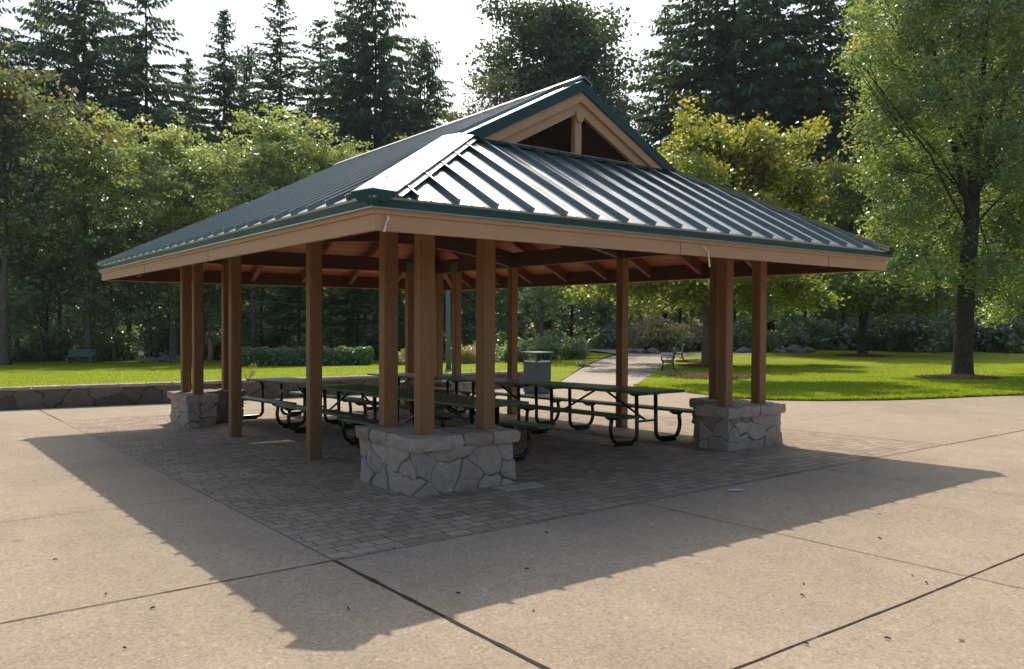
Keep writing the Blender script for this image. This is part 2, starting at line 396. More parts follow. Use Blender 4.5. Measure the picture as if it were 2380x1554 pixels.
def joints():
    X0=H(1870,1085);X1=H(2380,1154)
    J=[([(-PW,-PD),(-PW+.0,-30)],.027,'joint',1.2),([(-PW,-PD),(-30,-PD)],.012,'joint',.8),
       ([(-4.2,-9.27),(-2.4,-9.31),(40,-9.45)],.012,'joint',.9),
       ([(-PW,PD),(-PW,PD+3.8)],.02,'joint',.6),([(-PW,PD),(PW,PD)],.016,'joint',.6),([(PW,-PD),(PW,PD)],.016,'joint',.6),([(PW,-PD),(30,-PD-.1)],.016,'joint',.6),
       ([(-PW,-PD),(-PW,PD)],.006,'cut',.4),([(-PW,-PD),(PW,-PD)],.005,'cut',.4),
       ([(-1.55,-PD),(-1.6,-9.3),(-1.5,-30)],.009,'cut',.5),([X0,X1],.007,'cut',.5),
       ([(-PW,-3.28),(-30,-3.5)],.008,'cut',.5),([(-PW,.1),(-30,-.5)],.006,'cut',.5),([(-PW,3.3),(-30,3.1)],.006,'cut',.5),([(-10.2,-PD),(-10.2,14)],.006,'cut',.5),
       ([(-PW,PD),(-7.5,PD)],.008,'cut',.5),([H(1815,983),H(2170,932)],.008,'cut',.5),([H(2060,955),H(2380,988)],.006,'cut',.5),([(5.2,-1.9),(9.,3.1)],.005,'cut',.5)]
    for mat in ('joint','cut'):
        bm=bmesh.new()
        for pts,w,mm,j in J:
            if mm!=mat: continue
            b=strip('x',pts,w,M[mm],.0045 if mm=='joint' else .0038,j)
            me=bpy.data.meshes.new('t'); b.to_mesh(me); b.free(); bm.from_mesh(me); bpy.data.meshes.remove(me)
        me=bpy.data.meshes.new('plaza_joint'); bm.to_mesh(me); bm.free(); me.materials.append(M[mat])
        tag(link('plaza_joint',me),kind='structure')
joints()
# path, lawns
path_poly=[H(1290,897),H(1310,882),H(1345,860),H(1390,838),H(1440,823),H(1380,815),H(1240,809),H(1240,803),H(1400,806),H(1560,812),H(1700,815),H(1700,821),H(1600,824),H(1572,835),H(1540,852),H(1505,876),H(1478,900),H(1400,905)]
sheet('path',path_poly,M['path'],zg,.008,1.5)
front=[(1476,897),(1560,906),(1640,917),(1700,925),(1800,930),(1900,931.5),(2050,930),(2150,927),(2280,921),(2380,918),(2560,909),(2800,900)]
back=[(2800,828),(2600,828),(2380,828),(2200,827),(2000,825.5),(1800,823.5),(1700,822.5),(1602,824.5),(1572,836),(1540,853),(1505,877)]
RL=[H(*q) for q in front+back]
sheet('lawn',RL,M['grass'],zg,.03,1.2,thick=.06)
sheet('lawn',[H(*q) for q in [(1790,822.5),(2000,824),(2380,826),(2800,826),(2800,806),(1900,808),(1790,812)]],M['grass'],zg,.03,1.5,thick=.06)
sheet('path',[H(*q) for q in [(1690,825),(2000,828.5),(2380,831),(2800,831),(2800,823),(2380,823),(2000,821),(1690,819)]],M['path'],zg,.012,1.5)
LLp=[(x,y+.28) for x,y in WALL]+[(9.6,8.35),H(1292,893),H(1345,858),H(1390,837),H(1425,824),H(1300,818)]
hl=lambda px,py:tuple(hit(px,py,zl)[:2])
LLp+=[hl(1200,838),hl(1000,836),hl(850,836),hl(700,837),hl(520,838),hl(330,838),hl(100,840),hl(-100,842),hl(-400,842)]+[(-34,30)]
sheet('lawn',LLp,M['grass'],zl,0,1.2,thick=.35)

# ------------------------------------------------------------------ stone work
def stone_band(name,path,h,zb,mat,cell=.3,res=.028,depth=.018,parent=None,bottom=.25,seed=0,bat=0.0):
    """closed vertical band of irregular ledge stone along a closed 2D loop (counter-clockwise)."""
    r=np.random.default_rng(seed)
    n=len(path); S=[];acc=0;pts=[];nor=[]
    for i in range(n):
        a=np.array(path[i]);b=np.array(path[(i+1)%n]);l=np.linalg.norm(b-a);k=max(2,int(round(l/res)))
        t=(b-a)/l; nn=np.array([t[1],-t[0]])
        p0=np.array(path[i-1]); tp=(a-p0)/np.linalg.norm(a-p0); np_=np.array([tp[1],-tp[0]])
        for j in range(k):
            pts.append(a+(b-a)*j/k); S.append(acc+l*j/k)
            if j==0: m=nn+np_; m=m/max(.5,np.dot(m,m)/2)
            else: m=nn
            nor.append(m)
        acc+=l
    pts=np.array(pts);nor=np.array(nor);S=np.array(S);rows=max(3,int(round(h/res)))
    ns=max(4,int(acc*h/(cell*cell*.6)))
    sx=r.uniform(0,acc,ns);sz=r.uniform(-.08,h+.08,ns)
    for _ in range(3):   # relax a little so stones are of like size
        q=np.stack([r.uniform(0,acc,4000),r.uniform(-.05,h+.05,4000)],1)
        dx=np.abs(q[:,0:1]-sx);dx=np.minimum(dx,acc-dx);d=dx**2+(1.35*(q[:,1:2]-sz))**2;w=d.argmin(1)
        for c in range(ns):
            mm=w==c
            if mm.sum()>3:
                ex=q[mm,0]-sx[c]; ex=(ex+acc/2)%acc-acc/2
                sx[c]=(sx[c]+.6*ex.mean())%acc; sz[c]=sz[c]*.4+.6*q[mm,1].mean()
    tone=r.uniform(0,1,ns); push=r.uniform(-.4,1,ns)*depth*.8; tilt_=r.normal(0,.05,(ns,2))
    Z=np.linspace(0,h,rows+1); SS,ZZ=np.meshgrid(S,Z)
    wob=np.array([[noise.noise(Vector((s*5,z*5,seed)))*.09 for s in S] for z in Z]); wob2=np.array([[noise.noise(Vector((s*5,z*5,seed+9)))*.09 for s in S] for z in Z])
    s2=SS+wob;z2=ZZ+wob2
    dx=np.abs(s2[...,None]-sx);dx=np.minimum(dx,acc-dx);D=np.sqrt(dx**2+(1.35*(z2[...,None]-sz))**2)
    o=np.argsort(D,-1)[...,:2]; d1=np.take_along_axis(D,o[...,:1],-1)[...,0]; d2=np.take_along_axis(D,o[...,1:2],-1)[...,0]; c1=o[...,0]
    e=(d2-d1)*.5
    jf=np.clip(1.15-e/max(.0065,res*.62),0,1); prof=np.clip(e/.016,0,1)**.5
    rough=np.array([[noise.fractal(Vector((s*9,z*9,seed+3)),.8,2.,4) for s in S] for z in Z])
    ex=s2-sx[c1]; ex=(ex+acc/2)%acc-acc/2
    disp=-depth*(1-prof)+push[c1]*prof+ (tilt_[c1,0]*ex+tilt_[c1,1]*(z2-sz[c1]))*prof+rough*.006
    m=len(S); vs=[]
    for k in range(rows+1):
        for i in range(m):
            p=pts[i]+nor[i]*disp[k,i]; x,y=p
            zz=zb(x,y)-bottom if k==0 else zb(x,y)+Z[k]
            vs.append((x,y,zz))
    fs=[];
    for k in range(rows):
        for i in range(m):
            j=(i+1)%m; fs.append((k*m+i,k*m+j,(k+1)*m+j,(k+1)*m+i))
    me=bpy.data.meshes.new(name); me.from_pydata(vs,[],fs); me.materials.append(mat)
    at1=me.attributes.new('tone','FLOAT','POINT'); at1.data.foreach_set('value',tone[c1].ravel().astype(np.float32))
    at2=me.attributes.new('joint','FLOAT','POINT'); at2.data.foreach_set('value',jf.ravel().astype(np.float32))
    for p in me.polygons: p.use_smooth=True
    return link(name,me,parent)
def rough_slab(name,corners,z0,z1,mat,parent=None,seed=0,amp=.018,tone=.5,res=.05):
    """thick irregular cap stone over a quad footprint."""
    bm=bmesh.new()
    a,b,c,d=[Vector((p[0],p[1],0)) for p in corners]
    nu=max(2,int((b-a).length/res)); nv=max(2,int((d-a).length/res)); nw=3
    def P(u,v,w):
        p=(a*(1-u)+b*u)*(1-v)+(d*(1-u)+c*u)*v
        return Vector((p.x,p.y,z0(p.x,p.y)+(z1-0)*w))
    cache={}
    def V(i,j,k):
        if (i,j,k) not in cache:
            p=P(i/nu,j/nv,k/nw); q=p*1.0
            ed=(i in(0,nu))+(j in(0,nv)); tb=(k in (0,nw))
            cen=P(.5,.5,.5); dirv=(p-cen)
            f=noise.fractal(Vector((p.x*8,p.y*8,p.z*16+seed*3.1)),.75,2.2,5)*amp
            ax=Vector(((p.x-cen.x),(p.y-cen.y),0))
            if ed:
                ax.normalize(); q+=ax*(f-amp*.4)
                if tb: q-=ax*amp*.35; 
                if tb and k==nw: q.z-=amp*.2
            q.z+=f*.45
            if k==nw: q.z+=noise.noise(Vector((p.x*3,p.y*3,seed)))*.008
            cache[i,j,k]=bm.verts.new(q)
        return cache[i,j,k]
    for i in range(nu):
        for j in range(nv):
            bm.faces.new([V(i,j,nw),V(i+1,j,nw),V(i+1,j+1,nw),V(i,j+1,nw)]); bm.faces.new([V(i,j,0),V(i,j+1,0),V(i+1,j+1,0),V(i+1,j,0)])
    for k in range(nw):
        for i in range(nu):
            bm.faces.new([V(i,0,k),V(i+1,0,k),V(i+1,0,k+1),V(i,0,k+1)]); bm.faces.new([V(i,nv,k),V(i,nv,k+1),V(i+1,nv,k+1),V(i+1,nv,k)])
        for j in range(nv):
            bm.faces.new([V(0,j,k),V(0,j,k+1),V(0,j+1,k+1),V(0,j+1,k)]); bm.faces.new([V(nu,j,k),V(nu,j+1,k),V(nu,j+1,k+1),V(nu,j,k+1)])
    o=fin(name,bm,mat,parent)
    at1=o.data.attributes.new('tone','FLOAT','POINT'); at1.data.foreach_set('value',np.full(len(o.data.vertices),tone,np.float32))
    return o

# ------------------------------------------------------------------ PAVILION
pav=empty('pavilion',(0,0,0))
tag(pav,'open picnic pavilion with green metal roof, brown posts and stone piers','pavilion')
EW,ED,ZE,ZB=4.156,5.774,2.836,2.652
OW,OD,LEN,ZP=3.0996,4.692,1.232,.599
PA,PB,PS=.156,.937,.152
YG=3.656; ZR=5.10; ZT=ZE+.1      # roof plane at eave edge
SM=(ZR-ZT)/EW; SH=(4.096-ZT)/(ED-YG)
HK=SH/SM                          # hip line: dx = HK*dy
XH=EW-HK*(ED-YG)
def zmain(x): return ZT+SM*(EW-abs(x))
def zhip(y): return ZT+SH*(ED-abs(y))
def seam_box(bm,p0,p1,nrm,w,h):
    p0=Vector(p0);p1=Vector(p1);nrm=Vector(nrm); d=(p1-p0).normalized(); s=d.cross(nrm).normalized()
    v=[]
    for p in (p0,p1):
        for a,b in ((-1,-.1),(1,-.1),(1,1),(-1,1)): v.append(bm.verts.new(p+s*a*w/2+nrm*b*h))
    for q in ((0,3,2,1),(4,5,6,7),(0,1,5,4),(1,2,6,5),(2,3,7,6),(3,0,4,7)): bm.faces.new([v[i] for i in q])
    # folded seam head
    v=[]
    for p in (p0,p1):
        for a,b in ((-1.3,.8),(1.3,.8),(1.3,1.03),(-1.3,1.03)): v.append(bm.verts.new(p+s*a*w/2+nrm*b*h))
    for q in ((0,3,2,1),(4,5,6,7),(0,1,5,4),(1,2,6,5),(2,3,7,6),(3,0,4,7)): bm.faces.new([v[i] for i in q])
def rib(bm,p0,p1,nrm,w,h):
    p0=Vector(p0);p1=Vector(p1);nrm=Vector(nrm); d=(p1-p0).normalized(); s=d.cross(nrm).normalized()
    v=[bm.verts.new(q) for p in (p0,p1) for q in (p-s*w/2+nrm*.0012,p+nrm*h,p+s*w/2+nrm*.0012)]
    bm.faces.new([v[0],v[1],v[4],v[3]]); bm.faces.new([v[1],v[2],v[5],v[4]])
def main_slope(sg):
    bm=bmesh.new(); nrm=Vector((sg*SM,0,1)).normalized()
    RO=.07
    poly=[(EW+.015,-ED),(EW+.015,ED),(XH,YG),(XH-.08,YG+RO),(0,YG+RO),(0,-YG-RO),(XH-.08,-YG-RO),(XH,-YG)]
    pts=[Vector((sg*x,y,zmain(x))) for x,y in poly]
    if sg<0: pts=pts[::-1]
    prism(bm,pts,-nrm*.02)
    def xt(y):
        ay=abs(y)
        return 0.06 if ay<YG+RO-.02 else EW-HK*(ED-ay)
    N=28; st=2*ED/N
    for k in range(1,N):
        y=-ED+k*st; x1=xt(y)
        if EW-x1>.12: seam_box(bm,(sg*(EW+.02),y,zmain(EW+.02)),(sg*(x1+.05),y,zmain(x1+.05)),nrm,.02,.05)
    for k in range(N):
        for f in (.34,.66):
            y=-ED+(k+f)*st; x1=xt(y)
            if EW-x1>.12: rib(bm,(sg*(EW+.01),y,zmain(EW+.01)),(sg*(x1+.05),y,zmain(x1+.05)),nrm,.035,.006)
    return fin('roof_panel',bm,M['metal'],pav)
def hip_slope(sg):
    bm=bmesh.new(); nrm=Vector((0,sg*SH,1)).normalized()
    poly=[(-EW,ED+.015),(EW,ED+.015),(XH,YG-.05),(-XH,YG-.05)]
    pts=[Vector((x,sg*y,zhip(y))) for x,y in poly]
    prism(bm,pts,-nrm*.02)
    def yt(x):
        ax=abs(x); return YG if ax<XH else ED-(EW-ax)/HK
    N=20; st=2*EW/N
    for k in range(1,N):
        x=-EW+k*st; y1=yt(x)
        if ED-y1>.15: seam_box(bm,(x,sg*(ED+.02),zhip(ED+.02)),(x,sg*(y1+.05),zhip(y1+.05)),nrm,.02,.05)
    for k in range(N):
        for f in (.34,.66):
            x=-EW+(k+f)*st; y1=yt(x)
            if ED-y1>.15: rib(bm,(x,sg*(ED+.01),zhip(ED+.01)),(x,sg*(y1+.06),zhip(y1+.06)),nrm,.035,.006)
    return fin('roof_panel',bm,M['metal'],pav)
for s in (-1,1): main_slope(s); hip_slope(s)
# hip caps: raised folded metal over each hip
def hip_cap(sx,sy):
    bm=bmesh.new()
    w=.175; h=.075; t=.012
    def prof(y):  # point on hip at |y|
        x=EW-HK*(ED-y); z=zhip(y)
        return Vector((sx*x,sy*y,z))
    a,b=prof(ED-.06),prof(YG-.02)
    d=(b-a).normalized()
    n1=Vector((sx*SM,0,1)).normalized(); n2=Vector((0,sy*SH,1)).normalized()
    s1=Vector((0,0,0)); 
    # direction within each plane, perpendicular to the hip, going away from it
    e1=n1.cross(d); e1=e1 if (e1.y*sy<0) else -e1     # on main slope, away towards the middle of the long side
    e2=n2.cross(d); e2=e2 if (e2.x*sx<0) else -e2
    rings=[]
    for p in (a,b):
        top=p+Vector((0,0,.040))
        l=p+e1*w+n1*h; r=p+e2*w+n2*h
        rings.append([p+e1*w+n1*.002,l,top,r,p+e2*w+n2*.002,p+e2*(w-.012)+n2*.002, p+e2*(w-.012)+n2*(h-t), p+Vector((0,0,.026)), p+e1*(w-.012)+n1*(h-t), p+e1*(w-.012)+n1*.002])
    vs=[[bm.verts.new(q) for q in R] for R in rings]
    n=len(vs[0])
    for i in range(n): bm.faces.new([vs[0][i],vs[0][(i+1)%n],vs[1][(i+1)%n],vs[1][i]])
    for R in vs:
        bm.faces.new([R[i] for i in (0,1,8,9)]); bm.faces.new([R[i] for i in (1,2,7,8)]); bm.faces.new([R[i] for i in (2,3,6,7)]); bm.faces.new([R[i] for i in (3,4,5,6)])
    # closed end box turned down over the eave corner
    c=a-d*.03
    c=a-d*.055; dn=Vector((0,0,-1))
    q=[c+e1*(w+.004)+n1*(h+.004),c+Vector((0,0,.045)),c+e2*(w+.004)+n2*(h+.004),c+e2*(w-.045)+dn*.03-d*.02,c+dn*.035-d*.02,c+e1*(w-.045)+dn*.03-d*.02]
    be=bmesh.new(); prism(be,q,d*.05); fin('hip_cap_end',be,M['fascia_metal'],pav)
    # zee closure under the cap edge, hip side
    seam_box(bm,a+e2*(w+.03)+n2*.03,b+e2*(w+.03)+n2*.03,n2,.035,.012)
    fin('hip_cap',bm,M['metal'],pav)
for sx in (-1,1):
    for sy in (-1,1): hip_cap(sx,sy)
bm=bmesh.new()
for sg in (-1,1):
    nrm=Vector((sg*SM,0,1)).normalized(); e=Vector((sg,0,-SM)).normalized()
    p=Vector((0,-YG-.075,ZR)); q=[p+nrm*.06+Vector((0,0,.006)),p+e*.16+nrm*.058,p+e*.16+nrm*.002,p+e*.148+nrm*.002,p+e*.148+nrm*.046,p+nrm*.046]
    prism(bm,q,(0,2*YG+.15,0))
fin('ridge_cap',bm,M['metal'],pav)
# eave fascia: tan board, thin upper trim, green metal edge
def ring(name,x,y,t,z0,z1,mat,bev=.003):
    bm=bmesh.new()
    for s in (-1,1):
        box(bm,(0,s*(y-t/2),(z0+z1)/2),(2*x,t,z1-z0)); 
        box(bm,(s*(x-t/2),0,(z0+z1)/2),(t,2*(y-t)-.002,z1-z0))
    return fin(name,bm,mat,pav,bev)
ring('fascia',EW-.045,ED-.045,.045,ZB,ZE-.045,M['tan'])
ring('fascia_trim',EW-.022,ED-.022,.06,ZE-.047,ZE+.004,M['tan'])
ring('eave_edging',EW+.004,ED+.004,.03,ZE+.002,ZT+.001,M['fascia_metal'])
ring('edging_lip',EW+.008,ED+.008,.012,ZE-.006,ZE+.006,M['metal'],0)
# nail joints on the long front fascia board
bm=bmesh.new()
bm.free()
for x in (-.35,2.6): bm=bmesh.new(); box(bm,(x,-ED+.0435,(ZB+ZE-.047)/2),(.006,.004,ZE-.05-ZB)); fin('fascia_joint',bm,M['joint'],pav)
for y in (-1.2,2.2): bm=bmesh.new(); box(bm,(-EW+.0435,y,(ZB+ZE-.047)/2),(.004,.006,ZE-.05-ZB)); fin('fascia_joint',bm,M['joint'],pav)
# gable ends
def gable(sg):
    g=empty('gable'); g.parent=pav
    def chev(name,y0,th,top,dep,mat,zc=None):
        bm=bmesh.new()
        for s in (-1,1):
            xo=lambda z:(ZR-z)/SM
            # board under the roof line: offset 'top' below the roof plane, 'dep' deep (vertical)
            zb=4.115
            x1=(ZR-top-zb)/SM; x2=(ZR-top-dep-zb)/SM
            P=[(0,ZR-top),(0,ZR-top-dep),(x2,zb),(x1,zb)]
            prism(bm,[(s*x,sg*y0,z) for x,z in P],(0,-sg*th,0))
        fin(name,bm,mat,g)
    chev('rake_edging',YG+.075,.03,.0,.15,M['fascia_metal'])
    chev('barge_board',YG+.045,.04,.15,.125,M['tan'])
    chev('barge_rafter',YG+.0,.06,.272,.14,M['tan'])
    bm=bmesh.new(); box(bm,(0,sg*(YG-.06),(4.09+ZR-.41)/2),(.115,.10,ZR-.41-4.09)); fin('king_post',bm,M['tan'],g,.004)
    bm=bmesh.new(); w=.062; zc=ZR-.40
    prism(bm,[(-w,sg*(YG+.03),zc),(w,sg*(YG+.03),zc),(w,sg*(YG+.03),zc-.105),(.02,sg*(YG+.03),zc-.15),(-.02,sg*(YG+.03),zc-.15),(-w,sg*(YG+.03),zc-.105)],(0,-sg*.10,0)); fin('ridge_beam_end',bm,M['tan'],g,.003)
    bm=bmesh.new(); z0=4.13; prism(bm,[(-1.6,sg*(YG-.09),z0),(1.6,sg*(YG-.09),z0),(0,sg*(YG-.09),z0+1.6*SM)],(0,-sg*.003,0)); fin('dimming_screen',bm,M['screen'],g)  # dark see-through sheet added to dim the gable interior
    bm=bmesh.new(); box(bm,(0,sg*(YG-.03),4.115),(2*1.72,.05,.05)); fin('sill_board',bm,M['tan'],g,.003)
    bm=bmesh.new(); box(bm,(0,sg*(YG-.0),4.088),(2*XH-.02,.02,.075)); box(bm,(0,sg*(YG+.05),4.07),(2*XH-.05,.11,.012)); fin('flashing',bm,M['fascia_metal'],g)
m,nt,out=newmat('dimming_screen'); d_=nd(nt,'ShaderNodeBsdfDiffuse'); d_.inputs[0].default_value=(.02,.018,.016,1); t_=nd(nt,'ShaderNodeBsdfTransparent'); x_=nd(nt,'ShaderNodeMixShader'); x_.inputs[0].default_value=.6  # half-clear dark material of the added gable sheet
L(nt,t_.outputs[0],x_.inputs[1]); L(nt,d_.outputs[0],x_.inputs[2]); L(nt,x_.outputs[0],out.inputs[0]); M['screen']=m
for s in (-1,1): gable(s)
# ceiling boards under each slope
def ceil_main(sg):
    bm=bmesh.new(); o=.05
    P=[(EW-.1,-ED+.1),(EW-.1,ED-.1),(XH,YG-.05),(0,YG-.05),(0,-YG+.05),(XH,-YG+.05)]
    prism(bm,[(sg*x,y,zmain(x)-o) for x,y in P],(0,0,-.02)); fin('ceiling',bm,M['ceilx'],pav)
def ceil_hip(sg):
    bm=bmesh.new(); o=.05
    P=[(-EW+.1,ED-.1),(EW-.1,ED-.1),(XH,YG+.02),(-XH,YG+.02)]
    prism(bm,[(x,sg*y,zhip(y)-o) for x,y in P],(0,0,-.02)); fin('ceiling',bm,M['ceily'],pav)
for s in (-1,1): ceil_main(s); ceil_hip(s)
RD=.19
for sg in (-1,1):
    for k in range(9):
        y=-4.8+1.2*k; ay=abs(y); x1=.06 if ay<YG-.05 else EW-HK*(ED-ay)+.05
        if EW-x1<.4: continue
        bm=bmesh.new(); z=lambda x:zmain(x)-.072-RD/2
        beam(bm,(sg*(EW-.092),y,z(EW-.092)),(sg*x1,y,z(x1)),.085,RD); fin('rafter',bm,M['wood'],pav,.003)
    for k in range(7):
        x=-3.45+1.15*k; ax=abs(x); y1=YG+.06 if ax<XH else ED-(EW-ax)/HK+.05
        if ED-y1<.35: continue
        bm=bmesh.new(); z=lambda y:zhip(y)-.072-RD/2
        beam(bm,(x,sg*(ED-.092),z(ED-.092)),(x,sg*y1,z(y1)),.085,RD); fin('rafter',bm,M['wood'],pav,.003)
for sx in (-1,1):
    for sy in (-1,1):
        bm=bmesh.new(); a=(sx*(EW-.12),sy*(ED-.12),zhip(ED-.12)-.19); b=(sx*XH,sy*YG,zhip(YG)-.19); beam(bm,a,b,.1,.2); fin('hip_rafter',bm,M['wood'],pav,.003)
bm=bmesh.new(); box(bm,(0,0,ZR-.30),(.12,2*YG-.1,.3)); fin('ridge_beam',bm,M['beam'],pav,.004)
# inner back of the fascia
bm=bmesh.new()
for s in (-1,1):
    box(bm,(0,s*(ED-.11),ZB+.138),(2*EW-.28,.036,.255)); box(bm,(s*(EW-.11),0,ZB+.138),(.036,2*ED-.30,.255))
fin('sub_fascia',bm,M['beam'],pav)
# posts
BX,BY=OW-PA-PS/2,OD-PA-PS/2     # post centre lines
BZ0,BZ1=3.0,3.30
def post(x,y,z0,z1,bracket=None):
    bm=bmesh.new(); box(bm,(x,y,(z0+z1)/2),(PS,PS,z1-z0))
    # proud face boards, with a shadow line at the corners
    for s in (-1,1):
        box(bm,(x+s*(PS/2+.004),y,(z0+z1)/2+.01),(.012,PS-.022,z1-z0-.02)); 
    o=fin('post',bm,M['post'],pav,.003)
    if bracket:
        b=bmesh.new(); ax=bracket; w,t=.25,.008
        for s in (-1,1):
            if ax=='y': box(b,(x+s*(.062+t/2),y,BZ0+.1),(t,w,.23))
            else: box(b,(x,y+s*(.062+t/2),BZ0+.1),(w,t,.23))
            for u in (-1,1):
                for vv in (.05,.16):
                    p=(x+s*(.07+.006),y+u*.065,BZ0+vv) if ax=='y' else (x+u*.065,y+s*(.07+.006),BZ0+vv)
                    box(b,p,(.02,.026,.026) if ax=='y' else (.026,.02,.026),0)
        box(b,(x,y,BZ0-.005),(.16,.16,.01)); fin('bracket',b,M['bracket'],o)
    return o
def ztop(sx,sy): return zg(sx*(OW-.3),sy*(OD-.3))+ZP
for sx in (-1,1):
    for sy in (-1,1):
        zt=ztop(sx,sy)-.01
        post(sx*BX,sy*BY,zt,BZ0,'y'); 
        off=PB-PA
        post(sx*BX,sy*(BY-off),zt,BZ0,'y'); post(sx*(BX-off),sy*BY,zt,BZ0,'x')
    for yy in (-OD+2.988+PS/2,-OD+6.181+PS/2):
        post(sx*BX,yy,zg(sx*BX,yy)-.05,BZ0,'y')
# beams
for sx in (-1,1):
    bm=bmesh.new(); beam(bm,(sx*BX,-BY-.3,(BZ0+BZ1)/2),(sx*BX,BY+.3,(BZ0+BZ1)/2),.12,BZ1-BZ0); fin('beam',bm,M['beam'],pav,.004)
for sy in (-1,1):
    for s2,(xa,xb) in ((1,(-BX+.062,BX-.062)),):
        bm=bmesh.new(); beam(bm,(xa,sy*BY,(BZ0+BZ1)/2),(xb,sy*BY,(BZ0+BZ1)/2),.12,BZ1-BZ0); fin('beam',bm,M['beam'],pav,.004)
for yy in (-OD+2.988+PS/2,-OD+6.181+PS/2):     # arched glulam ties
    bm=bmesh.new(); n=16; lo=[];hi=[]
    for i in range(n+1):
        t=i/n; x=-BX+.064+(2*BX-.128)*t; b=BZ0+.34*4*t*(1-t); lo.append((x,yy-.06,b)); hi.append((x,yy-.06,b+.30))
    for i in range(n): pass
    prism(bm,lo+hi[::-1],(0,.12,0)); fin('arched_beam',bm,M['beam'],pav)
    bm=bmesh.new(); box(bm,(0,yy,(BZ0+.64+ZR-.45)/2),(.12,.12,ZR-.45-BZ0-.64)); fin('king_strut',bm,M['beam'],pav)
# stone piers, L shaped, with cap stones
WD=.5; k=0
for sx in (-1,1):
    for sy in (-1,1):
        loop=[(OW,OD),(OW-LEN,OD),(OW-LEN,OD-WD),(OW-WD,OD-WD),(OW-WD,OD-LEN),(OW,OD-LEN)]
        loop=[(sx*a,sy*b) for a,b in loop]
        A=sum(loop[i][0]*loop[(i+1)%6][1]-loop[(i+1)%6][0]*loop[i][1] for i in range(6))
        if A<0: loop=loop[::-1]
        k+=1
        base=zg(sx*(OW-.3),sy*(OD-.3))
        zb=lambda x,y,b=base:b
        pr=stone_band('stone_pier',loop,ZP-.12,zb,M['stone'],.34,(.0105 if (sx,sy)!=(1,1) else .025),.028,pav,.3,seed=k*5+2)
        o=.05; m=.004
        zc=lambda x,y,b=base:b+ZP-.135
        e=OW+o; f=OD+o; c1=OW-WD-o; c2=OD-WD-o; m1=OW-LEN-o; m2=OD-LEN-o
        u=random.uniform(-.06,.06); v=random.uniform(-.06,.06)
        mid1=(c1+m1)/2+u; mid2=(c2+m2)/2+v
        pieces=[((c1,e),(c2,f)),((mid1,c1-m),(c2+.01,f-.005)),((m1,mid1-m),(c2-.005,f+.004)),((c1+.01,e-.005),(mid2,c2-m)),((c1-.005,e+.004),(m2,mid2-m))]
        for q,((xa,xb),(ya,yb)) in enumerate(pieces):
            cs=[(sx*xa,sy*ya),(sx*xb,sy*ya),(sx*xb,sy*yb),(sx*xa,sy*yb)]
            if sx*sy<0: cs=[cs[1],cs[0],cs[3],cs[2]]
            rough_slab('cap_stone',cs,zc,.135,M['stone'],pr,seed=k*10+q,amp=.024,tone=random.uniform(.0,.7),res=.017)
# black box fixed to the right-hand post
bm=bmesh.new(); xx,yy=BX+PS/2+.05,-BY
box(bm,(BX-.0+PS/2+.045,-BY+.01,2.62),(.06,.07,.36)); box(bm,(BX+PS/2+.045,-BY+.01,2.81),(.07,.08,.02)); fin('conduit_box',bm,M['black'],pav,.006)

# ------------------------------------------------------------------ retaining wall
wl=empty('stone_wall',(0,9.5,0)); tag(wl,'low curving stone retaining wall with flat cap stones at edge of lawn','wall')
wl.location=(0,0,0)
th=.36
def offs(pts,o):
    R=[]
    for i,(x,y) in enumerate(pts):
        a=pts[max(0,i-1)];b=pts[min(len(pts)-1,i+1)];dx,dy=b[0]-a[0],b[1]-a[1];l=math.hypot(dx,dy);R.append((x-dy/l*o,y+dx/l*o))
    return R
fine=[]
for (x0,y0),(x1,y1) in zip(WALL,WALL[1:]):
    n=max(1,int((x1-x0)/1.2))
    for i in range(n): fine.append((x0+(x1-x0)*i/n,y0+(y1-y0)*i/n))
fine.append(WALL[-1])
loop=fine+offs(fine,th)[::-1]
stone_band('wall_face',loop,.46,zg,M['wallstone'],.5,.032,.022,wl,.25,seed=77)
cap=offs(fine,-.03); capb=offs(fine,th+.03); q=0
for i in range(len(fine)-1):
    n=2
    for j in range(n):
        f=lambda A,t:(A[i][0]*(1-t)+A[i+1][0]*t,A[i][1]*(1-t)+A[i+1][1]*t)
        t0,t1=j/n+.004,(j+1)/n-.004
        rough_slab('cap_stone',[f(cap,t0),f(cap,t1),f(capb,t1),f(capb,t0)],lambda x,y:zg(x,y)+.45,.075,M['stone'],wl,seed=q,amp=.016,tone=random.uniform(.5,1),res=.12); q+=1

